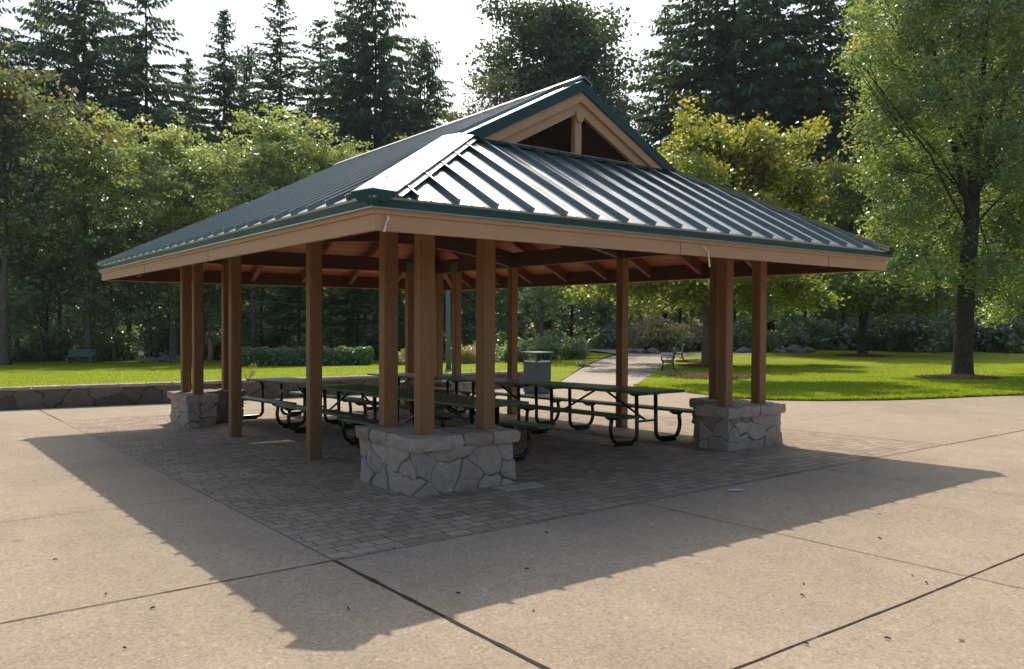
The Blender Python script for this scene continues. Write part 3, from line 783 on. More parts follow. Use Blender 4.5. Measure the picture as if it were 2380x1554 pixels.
# ------------------------------------------------------------------ picnic tables
def make_table():
    root=empty('picnic_table')
    LN=2.82; ht=.80; hs=.475
    # top: five planks
    bm=bmesh.new(); w=.148
    for k in range(5): box(bm,((k-2)*(w+.008),0,ht-.02),(w,LN,.04))
    fin('tabletop',bm,M['tgreen'],root,.006)
    for s in (-1,1):
        bm=bmesh.new()
        for k in (0,1): box(bm,(s*(.665+(k-.5)*.138),0,hs-.018),(.13,LN,.036))
        fin('seat',bm,M['tgreen'],root,.006)
    r=.03
    for e in (-1,1):
        y=e*1.0
        for s in (-1,1):
            bm=bmesh.new()
            pts=rounded([(s*.70,y,hs-.04),(s*.735,y,.22),(s*.66,y,.055),(s*.25,y,.055),(s*.20,y,.12),(s*.20,y,ht-.05)],.15,6)
            tube(bm,pts,r,10); fin('leg',bm,M['black'],root,smooth=True)
            bm=bmesh.new(); box(bm,(s*.47,y,.016),(.30,.075,.032)); fin('foot',bm,M['black'],root,.004)
            bm=bmesh.new(); box(bm,(s*.67,y,hs-.045),(.27,.06,.02)); prism(bm,[(s*.54,y-.02,hs-.055),(s*.80,y-.02,hs-.055),(s*.745,y-.02,hs-.085),(s*.60,y-.02,hs-.085)],(0,.04,0)); fin('seat_bracket',bm,M['black'],root)
        bm=bmesh.new(); prism(bm,[(-.36,y-.02,ht-.042),(.36,y-.02,ht-.042),(.27,y-.02,ht-.085),(-.27,y-.02,ht-.085)],(0,.04,0)); tube(bm,[(-.2,y,.335),(.2,y,.335)],.018,8); fin('cross_member',bm,M['black'],root)
        bm=bmesh.new(); tube(bm,[(0,y,.335),(0,e*.1,ht-.05)],.018,8); fin('brace',bm,M['black'],root)
    bm=bmesh.new(); box(bm,(0,0,ht-.05),(.66,.07,.02)); fin('batten',bm,M['black'],root)
    return root
tb=make_table()
tabs=[(-1.22,3.22,.03,'green picnic table farthest in the left row, by the far stone pier'),(-1.30,.33,.03,'middle green picnic table of the row nearest the two single posts'),(-1.47,-2.55,.03,'green picnic table just behind the near stone pier with three posts'),
      (1.62,-2.42,-.02,'green picnic table beside the right-hand pier, end toward the open plaza'),(1.62,.46,.0,'middle green picnic table of the right row, in front of the trash bin'),(1.56,3.33,.02,'green picnic table farthest in the right row, before the low wall')]
for i,(x,y,a,lb) in enumerate(tabs):
    o=tb if i==0 else copy_tree(tb)
    zc=zg(x,y); o.location=(x,y,zc+.008); o.rotation_euler=(math.atan(TY),0,a)
    tag(o,lb,'picnic table','picnic tables in two rows under the pavilion')

# ------------------------------------------------------------------ trash receptacle
P=at(1249,22.6); tr=empty('trash_receptacle',P,.05)
tag(tr,'square grey steel trash bin with raised flat lid beside the path','trash bin')
bm=bmesh.new(); box(bm,(0,0,.47),(.56,.56,.86)); fin('body',bm,M['steel'],tr,.01)
bm=bmesh.new(); box(bm,(0,0,.02),(.5,.5,.06)); fin('base',bm,M['steel'],tr)
for a in (-1,1):
    for b in (-1,1):
        bm=bmesh.new(); box(bm,(a*.26,b*.26,.99),(.045,.045,.30)); fin('corner_post',bm,M['steel'],tr,.004)
bm=bmesh.new(); vs=box(bm,(0,0,1.16),(.68,.68,.035)); fin('lid',bm,M['steel'],tr,.006)
bm=bmesh.new()
for s in (-1,1): box(bm,(0,s*.27,.915),(.56,.02,.03)); box(bm,(s*.27,0,.915),(.02,.52,.03))
fin('rim',bm,M['white'],tr)
bm=bmesh.new(); box(bm,(.08,.05,1.02),(.12,.02,.24)); fin('bag_holder',bm,M['black'],tr)
# ------------------------------------------------------------------ lamp post
P=at(1043,27.0,zl); lp=empty('lamp_post',(P[0],P[1],P[2]-.05)); lp.rotation_euler=(0,math.radians(-.7),0)
tag(lp,'tapered blue-grey lamp post standing behind the low stone wall','lamp post')
bm=bmesh.new(); tube(bm,[(0,0,0),(0,0,1.5),(0,0,4.3)],[.095,.082,.055],14); fin('pole',bm,M['lamp'],lp,smooth=True)
bm=bmesh.new(); tube(bm,[(0,0,0),(0,0,.12)],[.14,.12],14); fin('base_cover',bm,M['lamp'],lp,smooth=True)
bm=bmesh.new(); tube(bm,[(0,0,4.28),(0,0,4.34),(0,0,4.5)],[.08,.24,.2],16); fin('lamp_head',bm,M['lamp'],lp)

# ------------------------------------------------------------------ cast iron benches by the path
def make_bench():
    b=empty('park_bench')
    W=1.5
    for s in (-1,1):
        bm=bmesh.new(); x=s*W/2
        tube(bm,rounded([(x,.26,0),(x,.2,.22),(x,.22,.42),(x,-.2,.40)],.08),.022,8)
        tube(bm,rounded([(x,-.36,0),(x,-.24,.2),(x,-.2,.42),(x,-.3,.86),(x,-.36,.9)],.08),.022,8)
        tube(bm,rounded([(x,.22,.42),(x,.3,.55),(x,.22,.64),(x,-.24,.62)],.08),.02,8)
        tube(bm,rounded([(x,.22,.14),(x,0,.26),(x,-.28,.12)],.1),.014,8)
        tube(bm,rounded([(x,.1,.42),(x,.05,.54),(x,-.1,.5),(x,-.15,.6)],.05),.012,6)
        fin('end_frame',bm,M['iron'],b,smooth=True)
    bm=bmesh.new()
    for k in range(5): box(bm,(0,.2-k*.095,.432+.004*abs(k-2)),(W,.075,.026))
    fin('seat',bm,M['iron'],b,.004)
    bm=bmesh.new()
    for k in range(5): box(bm,(0,-.215-.021*k,.5+k*.088),(W,.026,.07))
    fin('backrest',bm,M['iron'],b,.004)
    return b
b0=make_bench()
P=hit(1552,864); ang=math.atan2(FH[1],FH[0])
b0.location=(P[0],P[1],zg(P[0],P[1])+.03); b0.rotation_euler=(0,0,ang+math.radians(88)-PI/2+math.radians(-8)+PI*0)
tag(b0,'green cast-iron bench on lawn edge facing the path, nearer one of the pair','bench','cast-iron benches along the path')
b1=copy_tree(b0); P=hit(1575,840); b1.location=(P[0],P[1],zg(P[0],P[1])+.03); tag(b1,'green cast-iron bench partly hidden behind the nearer bench by path','bench','cast-iron benches along the path')
sheet('bench_pad',[tuple((hit(1552,864)[:2]+np.array(q))) for q in ((-1,-.8),(1,-.8),(1,.8),(-1,.8))],M['path'],zg,.036,2)
# far bench at the left edge of the woods
P=at(188,55.5,zl); fb=empty('park_bench',(P[0],P[1],P[2]),math.atan2(RT[1],RT[0])+.1)
tag(fb,'faded green slatted bench in front of the woods beyond the left lawn','bench')
bm=bmesh.new()
for k in range(3): box(bm,(0,-.1-k*.15,.45),(1.8,.12,.04))
fin('seat',bm,M['oldgreen'],fb)
bm=bmesh.new()
for k in range(3): box(bm,(0,.12+.02*k,.55+k*.15),(1.8,.03,.12))
fin('backrest',bm,M['oldgreen'],fb)
for s in (-1,1):
    bm=bmesh.new(); box(bm,(s*.75,-.2,.22),(.08,.4,.44)); box(bm,(s*.75,.1,.45),(.07,.06,.9)); fin('leg',bm,M['oldgreen'],fb)
# little white sign
P=at(328,55.5,zl); sg=empty('garden_sign',P,math.atan2(RT[1],RT[0])); tag(sg,'tiny white sign on a stake before the woods','sign')
bm=bmesh.new(); box(bm,(0,0,.62),(.36,.02,.26)); fin('panel',bm,M['white'],sg); bm=bmesh.new(); box(bm,(0,.02,.3),(.04,.03,.6)); fin('stake',bm,M['twig'],sg)

# ------------------------------------------------------------------ foliage tools
def unit(a): return a/np.maximum(1e-9,np.linalg.norm(a,axis=-1,keepdims=True))
def leaf_mesh(name,C,U,N,Ln,Wd,mat,tint):
    """kite shaped leaves: centre, axis, normal, length, width"""
    n=len(C); U=unit(U); V=unit(np.cross(N,U)); 
    Ln=np.broadcast_to(np.asarray(Ln,float),(n,))[:,None]; Wd=np.broadcast_to(np.asarray(Wd,float),(n,))[:,None]
    Nn=np.cross(U,V)
    vs=np.empty((n,4,3)); vs[:,0]=C-U*Ln*.5; vs[:,1]=C+V*Wd*.5-U*Ln*.08+Nn*Wd*.15; vs[:,2]=C+U*Ln*.5; vs[:,3]=C-V*Wd*.5-U*Ln*.08+Nn*Wd*.15
    me=bpy.data.meshes.new(name)
    me.vertices.add(4*n); me.vertices.foreach_set('co',vs.reshape(-1).astype(np.float32))
    me.loops.add(4*n); me.loops.foreach_set('vertex_index',np.arange(4*n,dtype=np.int32))
    me.polygons.add(n); me.polygons.foreach_set('loop_start',np.arange(0,4*n,4,dtype=np.int32))
    me.update(calc_edges=True)
    a=me.attributes.new('tint','FLOAT','FACE'); a.data.foreach_set('value',np.clip(tint,0,1).astype(np.float32))
    me.materials.append(mat); return me
def rdir(n): return unit(rng.normal(size=(n,3)))
def clump_leaves(cl,per,sig,flat=.7):
    """cl: cluster centres (k,3). Returns leaf centres and the cluster index."""
    k=len(cl); idx=np.repeat(np.arange(k),per)
    off=rng.normal(size=(k*per,3))*sig; off[:,2]*=flat
    return cl[idx]+off,idx
def blob_clusters(blobs,dens):
    out=[];bi=[]
    for i,(c,r) in enumerate(blobs):
        r=np.array(r,float); k=max(4,int(dens*(r[0]*r[1]*r[2])**(2/3)))
        d=rdir(k); rad=rng.uniform(.35,1,k)**.6
        out.append(np.array(c)+d*r*rad[:,None]); bi+= [i]*k
    return np.concatenate(out),np.array(bi)
def crown_mesh(name,blobs,mat,dens,per,sig,ln,wd,up=.6,flat=.7,tbase=.45,tvar=.22,ttop=0.15,droop=.0):
    cl,bi=blob_clusters(blobs,dens); C,idx=clump_leaves(cl,per,sig,flat); n=len(C)
    tb=np.clip(rng.normal(tbase,tvar,len(cl)),0,1)[idx]+rng.normal(0,.12,n)
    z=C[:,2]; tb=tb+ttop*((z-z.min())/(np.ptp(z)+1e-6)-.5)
    U=rdir(n); U[:,2]=U[:,2]*.6-droop; Nn=rdir(n)+np.array([0,0,up])
    return leaf_mesh(name,C,U,Nn,ln*rng.uniform(.7,1.3,n),wd*rng.uniform(.7,1.3,n),mat,tb),cl
def limb(bm,p0,p1,r0,r1,sag=.1,n=5,sides=6,wig=.06):
    p0=Vector(p0);p1=Vector(p1);d=p1-p0;l=d.length
    pts=[];rs=[]
    for i in range(n+1):
        t=i/n; p=p0+d*t; p.z+=-sag*l*math.sin(PI*t)*.5*(1-.5*t)
        p+=Vector((random.uniform(-1,1),random.uniform(-1,1),random.uniform(-1,1)))*wig*l*.3*math.sin(PI*t)
        pts.append(p); rs.append(r0+(r1-r0)*t)
    tube(bm,pts,rs,sides,False)
def local(P,root): return np.array(P)-np.array(root)

# --- hero tree: screen-guided crowns with real depth
def hero(name,base,trunk,crown,mat,bark,label,cat,dens,per,sig,ln,wd,limbs=26,r_l=.09,seed=0,**kw):
    random.seed(seed)
    root=empty(name,base); tag(root,label,cat)
    bx=np.array(base)
    bm=bmesh.new()
    tp=[tuple(local(p,bx)) for p,_ in trunk]; tube(bm,tp,[r for _,r in trunk],14,False)
    bl=[(tuple(local(c,bx)),r) for c,r in crown]
    me,cl=crown_mesh('crown',bl,mat,dens,per,sig,ln,wd,**kw)
    # limbs: from the upper trunk out to each clump of foliage
    for c,r in bl:
        c=Vector(c); 
        k=random.randint(len(tp)//2,len(tp)-1)
        cand=[Vector(p) for p in tp[max(1,len(tp)//2-1):]]
        hd_=math.hypot(c.x-tp[-1][0],c.y-tp[-1][1])
        low_=c.z-hd_*.95<cand[0].z
        s=min(cand,key=lambda q:abs(q.z-(c.z-hd_*.95))+.2*(q-c).length) if not low_ else min(cand[1:-1],key=lambda q:abs(q.z-c.z-.6))
        limb(bm,s,c,r_l*(.35 if low_ else .8),r_l*(.15 if low_ else .3),-.25 if low_ else -.12)
        for _ in range(4):
            e=c+Vector((random.gauss(0,.6)*r[0],random.gauss(0,.6)*r[1],random.gauss(0,.5)*r[2]))
            limb(bm,s.lerp(c,random.uniform(.5,1)),e,r_l*.38,.012,.08,4,5)
    fin('trunk',bm,bark,root,smooth=True)
    link('crown',me,root)
    return root

def scr_blobs(L_,d,ppm_scale=1.0,depth=1.0,rad=1.):
    out=[]
    for q in L_:
        px,py,rx,ry=q[:4]; dd=d+(q[4] if len(q)>4 else random.uniform(-depth,depth))
        P=pix(px,py,dd); k=dd/FPX
        out.append((P,(rx*k*rad,rx*k*.95*rad,ry*k*rad)))
    return out
random.seed(3)
# ash
Pb=hit(2237,872); dA,_=fd(*Pb[:2]); zb=zg(Pb[0],Pb[1])
base=(Pb[0],Pb[1],zb)
def tr_(L_,d): return [(tuple(pix(x,y,d)),r) for x,y,r in L_]
tk=[((Pb[0],Pb[1],zb-.1),.50),((Pb[0],Pb[1],zb+.12),.40)]+tr_([(2238,820,.345),(2243,740,.315),(2248,640,.30),(2256,540,.28),(2260,470,.26),(2266,400,.17),(2272,320,.13),(2282,220,.1),(2290,100,.07),(2295,-40,.04)],dA)
ashb=[(2055,40,85,90),(2080,150,90,90),(2065,250,70,70),(2150,-40,110,110),(2190,80,110,110),(2180,210,100,90),(2300,20,120,120),(2310,150,110,100),(2400,90,120,120),(2300,270,100,90),(2400,240,120,110),(2110,330,80,70),(2200,330,90,70),
 (2060,400,70,60),(2130,450,80,70),(2215,440,70,60,1.),(2330,370,100,80),(2410,380,100,100),(2350,470,80,70),(2080,520,80,60),(2160,550,90,70),(2300,560,90,70,1.5),(2390,530,90,80),(2120,620,80,50),(2190,630,80,50,1.2),(2310,640,80,50,-1),(2390,650,90,60),(2040,600,60,50),(2330,720,50,30,2),
 (2000,330,35,60),(1995,140,40,50),(2250,-180,180,150),(2420,-120,150,150),(2120,-150,120,110),(2520,100,130,130),(2530,330,130,130),(2530,560,120,110)]
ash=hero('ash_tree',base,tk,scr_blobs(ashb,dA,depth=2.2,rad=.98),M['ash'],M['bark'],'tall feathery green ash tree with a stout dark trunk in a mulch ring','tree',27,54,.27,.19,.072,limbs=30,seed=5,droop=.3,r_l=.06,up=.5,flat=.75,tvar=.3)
# extra main stems of the ash
bm=bmesh.new()
for Q in ([(2256,500),(2235,420),(2215,330),(2190,220),(2165,90)],[(2260,470),(2290,400),(2320,300),(2345,180),(2370,60)],[(2262,440),(2300,380),(2330,330),(2390,250)],[(2262,455),(2255,370),(2240,260),(2232,120),(2230,0)]):
    pts=[tuple(local(pix(x,y,dA+random.uniform(-.8,.8)),base)) for x,y in Q]; tube(bm,pts,[.15,.125,.10,.075,.05][:len(pts)],8,False)
fin('stem',bm,M['bark'],ash,smooth=True)

# maple nearer the path
Pb=hit(1642,848); d1,_=fd(*Pb[:2]); zb=zg(Pb[0],Pb[1]); base=(Pb[0],Pb[1],zb)
tk=[((Pb[0],Pb[1],zb-.1),.34),((Pb[0],Pb[1],zb+.15),.27)]+tr_([(1642,800,.23),(1644,745,.21),(1640,690,.2),(1655,620,.16),(1665,540,.12),(1680,450,.09),(1690,380,.05)],d1)
low=[(1400,660,60,28),(1470,655,80,40),(1560,650,90,45,-1),(1650,650,80,40,-1.5),(1740,655,90,45),(1830,650,80,45),(1880,690,60,32),(1350,688,35,14),(1500,700,60,22),(1770,710,60,22),(1600,700,60,22),(1480,590,90,40),(1600,580,110,50),(1740,580,110,50),(1850,600,70,40),(1650,520,110,50)]
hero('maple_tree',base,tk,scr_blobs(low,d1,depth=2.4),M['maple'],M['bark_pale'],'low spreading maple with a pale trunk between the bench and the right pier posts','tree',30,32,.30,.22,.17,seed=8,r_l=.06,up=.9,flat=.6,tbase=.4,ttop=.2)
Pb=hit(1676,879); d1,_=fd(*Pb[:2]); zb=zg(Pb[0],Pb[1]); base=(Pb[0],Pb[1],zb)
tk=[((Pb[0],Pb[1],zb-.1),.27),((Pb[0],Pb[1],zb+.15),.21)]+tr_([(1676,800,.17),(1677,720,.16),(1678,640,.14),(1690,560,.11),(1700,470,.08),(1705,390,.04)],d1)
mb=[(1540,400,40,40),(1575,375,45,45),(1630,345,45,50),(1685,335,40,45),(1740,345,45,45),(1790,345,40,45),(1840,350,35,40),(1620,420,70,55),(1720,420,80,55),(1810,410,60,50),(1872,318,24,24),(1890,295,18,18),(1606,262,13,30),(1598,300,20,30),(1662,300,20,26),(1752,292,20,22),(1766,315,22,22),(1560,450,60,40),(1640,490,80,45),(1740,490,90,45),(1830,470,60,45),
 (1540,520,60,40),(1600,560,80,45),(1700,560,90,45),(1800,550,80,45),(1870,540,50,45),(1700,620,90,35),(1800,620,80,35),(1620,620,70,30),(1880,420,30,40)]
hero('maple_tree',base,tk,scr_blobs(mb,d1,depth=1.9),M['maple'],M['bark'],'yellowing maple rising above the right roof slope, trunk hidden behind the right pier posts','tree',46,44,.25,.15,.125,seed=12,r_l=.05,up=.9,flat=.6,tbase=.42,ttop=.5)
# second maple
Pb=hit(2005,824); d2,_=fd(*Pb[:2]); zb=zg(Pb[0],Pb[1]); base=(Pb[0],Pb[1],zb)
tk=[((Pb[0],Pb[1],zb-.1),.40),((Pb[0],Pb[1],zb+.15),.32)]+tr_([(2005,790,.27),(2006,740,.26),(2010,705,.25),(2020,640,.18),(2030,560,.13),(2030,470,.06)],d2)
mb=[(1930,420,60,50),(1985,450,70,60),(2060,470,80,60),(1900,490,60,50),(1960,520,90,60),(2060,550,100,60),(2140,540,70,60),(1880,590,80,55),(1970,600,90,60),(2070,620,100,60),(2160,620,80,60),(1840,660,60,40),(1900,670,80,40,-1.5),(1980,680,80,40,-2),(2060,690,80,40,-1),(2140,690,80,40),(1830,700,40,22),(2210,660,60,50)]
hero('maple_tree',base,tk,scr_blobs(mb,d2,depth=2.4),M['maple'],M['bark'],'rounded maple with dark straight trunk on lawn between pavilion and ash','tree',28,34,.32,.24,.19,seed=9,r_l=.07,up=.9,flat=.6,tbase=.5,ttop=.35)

# --- generic trees (unit prototypes in metres), copied about
def proto_broad(H_,R_,mat,bark,dens,per,sig,ln,wd,seed,zlo=.3,nb=16,top=.9,sz=1.,**kw):
    random.seed(seed); bl=[]
    for i in range(nb):
        t=random.uniform(zlo,1)
        rr=R_*math.sin(PI*min(1,max(.08,(t-zlo)/(1-zlo)*.85+.15)))**.7
        a=random.uniform(0,2*PI); q=rr*random.uniform(.2,.85); s=R_*random.uniform(.28,.58)*sz
        bl.append(((math.cos(a)*q,math.sin(a)*q,H_*t-s*.6),(s,s,s*random.uniform(.75,1.15))))
    bl.append(((0,0,H_*top),(R_*.4,R_*.4,R_*.55)))
    me,cl=crown_mesh('crown',bl,mat,dens,per,sig,ln,wd,**kw)
    bm=bmesh.new(); r0=H_*.014
    tube(bm,[(0,0,-.4),(0,0,.2),(.1,0,H_*.25),(.0,.15,H_*.5),(-.1,0,H_*.75),(0,0,H_*.92)],[r0*1.5,r0*1.15,r0,r0*.8,r0*.5,r0*.15],9,False)
    for c,r in bl:
        z=max(H_*.2,c[2]-H_*.14); limb(bm,(0,0,z),c,r0*.42,r0*.12,.05)
        for _ in range(3): limb(bm,Vector((0,0,z)).lerp(Vector(c),.6),Vector(c)+Vector((random.gauss(0,.5)*r[0],random.gauss(0,.5)*r[0],random.gauss(0,.5)*r[2])),r0*.16,.01,.05,3,4)
    bmesh.ops.recalc_face_normals(bm,faces=bm.faces); tm=bpy.data.meshes.new('trunk'); bm.to_mesh(tm); bm.free(); tm.materials.append(bark)
    for p in tm.polygons: p.use_smooth=True
    return tm,me
def proto_branchy(H_,R_,mat,bark,seed,nl=44,zlo=.25,per=26,sig=.3,ln=.26,wd=.18,flat=.5,ttop=.5,tbase=.4,shape=1.,m=6,up=.7,tvar=.22):
    random.seed(seed); r0=H_*.012; bm=bmesh.new()
    tx=[0]; path=[]
    for i in range(9):
        t=i/8; path.append((R_*.10*math.sin(t*5+seed)*t,R_*.10*math.cos(t*4+seed*2)*t,H_*t*.97-(.4 if i==0 else 0)))
    tube(bm,path,[r0*(1.4 if i==0 else 1)*(1-i/8)**.8+.012 for i in range(9)],9,False)
    cl=[]
    def axis(z):
        t=max(0,min(.999,z/(H_*.97)))*8; i=int(t); f=t-i; a=Vector(path[i]);b=Vector(path[i+1]); return a.lerp(b,f)
    for i in range(nl):
        t=random.uniform(zlo,1)**.85; z=H_*(zlo*.85+(.93-zlo*.85)*t); q=(z/H_-zlo*.8)/(1-zlo*.8)
        Lb=R_*(math.sin(PI*min(1,.2+.8*q))**.6*shape*.9+.12)*random.uniform(.45,1.25)
        a=random.uniform(0,2*PI); rise=random.uniform(.15,.95)*Lb
        p0=axis(z); p1=p0+Vector((math.cos(a)*Lb,math.sin(a)*Lb,rise))
        limb(bm,p0,p1,r0*.30*(1.1-q*.7),.012,-.15,5,5)
        for k in range(m):
            u=random.uniform(.35,1.05); c=p0.lerp(p1,u); e=c+Vector((random.gauss(0,.34)*Lb*.8,random.gauss(0,.34)*Lb*.8,random.gauss(.08,.22)*Lb*.8))
            if k<3: limb(bm,c,e,.018,.006,0,3,4)
            cl.append(e); 
            if random.random()<.6: cl.append(c.lerp(e,.5))
    for k in range(14): cl.append(axis(H_*random.uniform(.86,.97))+Vector((random.gauss(0,.3),random.gauss(0,.3),random.uniform(0,.5))))
    cl=np.array([tuple(c) for c in cl]); C,idx=clump_leaves(cl,per,sig*H_/18,flat); n=len(C)
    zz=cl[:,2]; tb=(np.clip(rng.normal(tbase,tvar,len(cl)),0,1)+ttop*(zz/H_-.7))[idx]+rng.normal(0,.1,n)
    U=rdir(n); U[:,2]*=.6
    me=leaf_mesh('crown',C,U,rdir(n)+np.array([0,0,up]),ln*rng.uniform(.6,1.3,n),wd*rng.uniform(.6,1.3,n),mat,tb)
    bmesh.ops.recalc_face_normals(bm,faces=bm.faces); tm=bpy.data.meshes.new('trunk'); bm.to_mesh(tm); bm.free(); tm.materials.append(bark)
    for p in tm.polygons: p.use_smooth=True
    return tm,me
def proto_conifer(H_,R_,mat,bark,seed,step=.75,zlo=.12,den=1.,droop=.35,hang=.5,ln=.75,wd=.26,shape=.75,gap=.15):
    r=np.random.default_rng(seed); C=[];U=[];N=[];T=[];S=[]
    bm=bmesh.new(); r0=H_*.011
    tube(bm,[(0,0,-.5),(0,0,.3),(0,0,H_*.4),(0,0,H_*.75),(0,0,H_*.99)],[r0*1.4,r0*1.1,r0*.75,r0*.38,.03],9,False)
    z=H_*zlo
    while z<H_*.99:
        t=(z/H_-zlo)/(1-zlo); Lm=R_*((1-t)**shape)*min(1,.55+2.5*t)+.18
        nb=int(5+3*(1-t))
        a0=r.uniform(0,2*PI); Lm=min(Lm,R_*.74)*r.uniform(.8,1.15)
        for b in range(nb):
            if r.random()<gap*.7: continue
            a=a0+2*PI*b/nb+r.normal(0,.25); Lb=Lm*r.uniform(.6,1.12); zz=z+r.uniform(-.4,.4)*step
            up0=r.uniform(.05,.3)*(1 if t<.8 else 2.2); dr=droop*r.uniform(.7,1.3)*(1-t*.7)
            m=max(3,int(Lb/.42*den))
            tt=np.linspace(.12,1,m)
            x=Lb*tt; dz=up0*x-dr*x*x/max(Lb,.5)+ .12*x*tt**3*dr*3
            bp=np.stack([np.cos(a)*x,np.sin(a)*x,zz+dz],1)
            if Lb>1.0 and b%2==0:
                tube(bm,[(0,0,zz),tuple(bp[m//2]),tuple(bp[-1])],[.05,.03,.008],4,False)
            out=np.array([math.cos(a),math.sin(a),-.25*dr]); side=np.array([-math.sin(a),math.cos(a),0])
            ct=r.normal(.45,.2)
            for j in range(m):
                wv=(1-tt[j])*.55+.25
                k=9 if j<m-1 else 5
                for q in range(k):
                    s=r.uniform(-1,1); L_=ln*r.uniform(.6,1.25)*(.75+.4*(1-t))
                    u=out*r.uniform(.4,1)+side*s*1.1+np.array([0,0,-hang*r.uniform(.1,1.2)])
                    C.append(bp[j]+u*L_*.38+r.normal(0,.07,3)); U.append(u); N.append(np.array([0,0,1.])+r.normal(0,.45,3)); T.append(ct+r.normal(0,.14)); S.append(L_)
        z+=step*r.uniform(.7,1.25)*(1 if t<.85 else .7)
    me=leaf_mesh('crown',np.array(C),np.array(U),np.array(N),np.array(S),np.array(S)*wd/ln,mat,np.array(T))
    bmesh.ops.recalc_face_normals(bm,faces=bm.faces); tm=bpy.data.meshes.new('trunk'); bm.to_mesh(tm); bm.free(); tm.materials.append(bark)
    for p in tm.polygons: p.use_smooth=True
    return tm,me
def plant(name,meshes,loc,s,rz,label,cat,group=None,sz=None,names=('trunk','crown')):
    root=empty(name,loc,rz); root.scale=(s,s,sz or s)
    for n,me in zip(names,meshes): link(n,me,root)
    tag(root,label,cat,group); return root
FIR=[proto_conifer(38,11.5,M['fir'],M['bark_dark'],1,step=.52,droop=.42,hang=.6,shape=.62,den=1.,ln=.72,wd=.27,zlo=.42),proto_conifer(38,10.,M['fir'],M['bark_dark'],2,step=.6,droop=.25,hang=.4,shape=.72,gap=.18,den=1.05,ln=.7,wd=.25,zlo=.4),proto_conifer(38,12.,M['fir'],M['bark_dark'],3,step=.5,droop=.38,hang=.9,shape=.52,gap=.12,den=.95,ln=.78,wd=.29,zlo=.42),
 proto_conifer(38,11.,M['fir'],M['bark_dark'],8,step=.66,droop=.55,hang=.7,shape=.7,gap=.28,den=1.,ln=.75,wd=.27,zlo=.38),proto_conifer(38,9.,M['fir'],M['bark_dark'],9,step=.5,droop=.3,hang=.6,shape=.85,gap=.1,den=1.1,ln=.66,wd=.25,zlo=.4)]
SPARSE=proto_conifer(38,5.2,M['fir'],M['bark_dark'],5,step=.95,droop=.35,hang=.5,shape=.5,gap=.42,zlo=.3)
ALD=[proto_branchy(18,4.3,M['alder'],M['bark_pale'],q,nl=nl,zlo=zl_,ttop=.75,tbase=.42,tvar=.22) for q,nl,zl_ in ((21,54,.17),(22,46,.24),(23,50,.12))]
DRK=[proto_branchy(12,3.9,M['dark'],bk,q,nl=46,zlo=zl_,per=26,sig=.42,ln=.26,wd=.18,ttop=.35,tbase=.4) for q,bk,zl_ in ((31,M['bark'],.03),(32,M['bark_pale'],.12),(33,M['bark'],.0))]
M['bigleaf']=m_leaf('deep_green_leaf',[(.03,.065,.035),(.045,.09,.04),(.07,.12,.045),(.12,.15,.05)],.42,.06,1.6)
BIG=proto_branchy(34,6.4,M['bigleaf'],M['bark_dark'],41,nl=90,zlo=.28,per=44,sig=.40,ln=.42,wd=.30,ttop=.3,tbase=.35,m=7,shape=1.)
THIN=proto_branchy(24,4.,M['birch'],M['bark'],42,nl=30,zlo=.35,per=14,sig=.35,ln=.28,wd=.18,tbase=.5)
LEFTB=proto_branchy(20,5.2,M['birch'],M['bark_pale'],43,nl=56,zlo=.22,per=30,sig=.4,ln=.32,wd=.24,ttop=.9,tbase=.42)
PINE=proto_conifer(11,3.6,M['pine'],M['bark'],51,step=.55,zlo=.2,droop=.15,hang=.1,ln=.55,wd=.14,shape=.45,gap=.08)
rr=random.Random(5)
# conifers: display px, distance, apex display y, proto, width factor, label
con=[(200,86,-90,2,1.0,'tall dark fir with broad drooping boughs at upper left of the woods'),(342,84,-50,3,.95,'dark fir second from the left above the yellow-green alders'),(100,92,-10,3,.9,'dark fir at far left with boughs hanging over the broadleaf'),
 (522,90,18,4,.95,'narrow fir with a clean pointed tip standing alone against the sky'),(652,90,-12,1,.8,'slim ragged fir spire between two gaps of sky'),(745,93,42,1,.95,'pointed fir just left of the tall paired firs'),(818,86,-70,3,.75,'tall thin fir with bare upper branches left of its dense neighbour'),(872,84,-80,2,.78,'dense tall fir rising out of the top of the photo above the roof'),(985,88,92,2,.85,'shorter full fir leaning at the edge of the wide sky gap'),
 (1545,84,2,3,.72,'fir at left edge of the right-hand conifer stand'),(1700,76,-170,2,.9,'massive dark fir behind the yellow maple, left of its stand'),(1790,80,-150,0,.95,'massive dark fir in the middle of the right-hand stand'),(1900,78,-120,3,.9,'dark fir at right of the stand, next to the ash crown'),(2010,88,-60,0,1.,'dark fir half hidden behind the left side of ash crown'),(2150,90,-40,2,1.,'dark fir hidden mostly behind the ash crown'),(2320,86,-60,2,1.,'dark fir behind the ash at the right edge'),(-60,90,-60,2,1.,'dark fir cut off by the left edge of the photo'),(440,95,130,4,.9,'low fir tip in the gap between two taller left firs'),(580,96,110,0,.8,'short fir filling the gap below the slim spire')]
for px,d,ya,k,w,lb in con:
    P=at(px,d); h=(742-ya)*d/FPX+CAM[2]-P[2]; s=h/38
    plant('fir_tree',FIR[k],(P[0],P[1],P[2]-.3),s*w*(.84 if px<1100 else .98)*rr.uniform(.9,1.12),rr.uniform(0,6),lb,'tree','tall firs behind the lawn',sz=s)
P=at(1612,79); plant('fir_tree',SPARSE,P,1.15,1.,'bare-trunked sparse fir with sky showing through, above the yellow maple','tree','tall firs behind the lawn')
P=at(1272,80); h=(742+45)*80/FPX+2.2; plant('broadleaf_tree',BIG,P,h/34*.95,.4,'huge dark broadleaf tree behind the roof peak, cut by the photo top','tree')
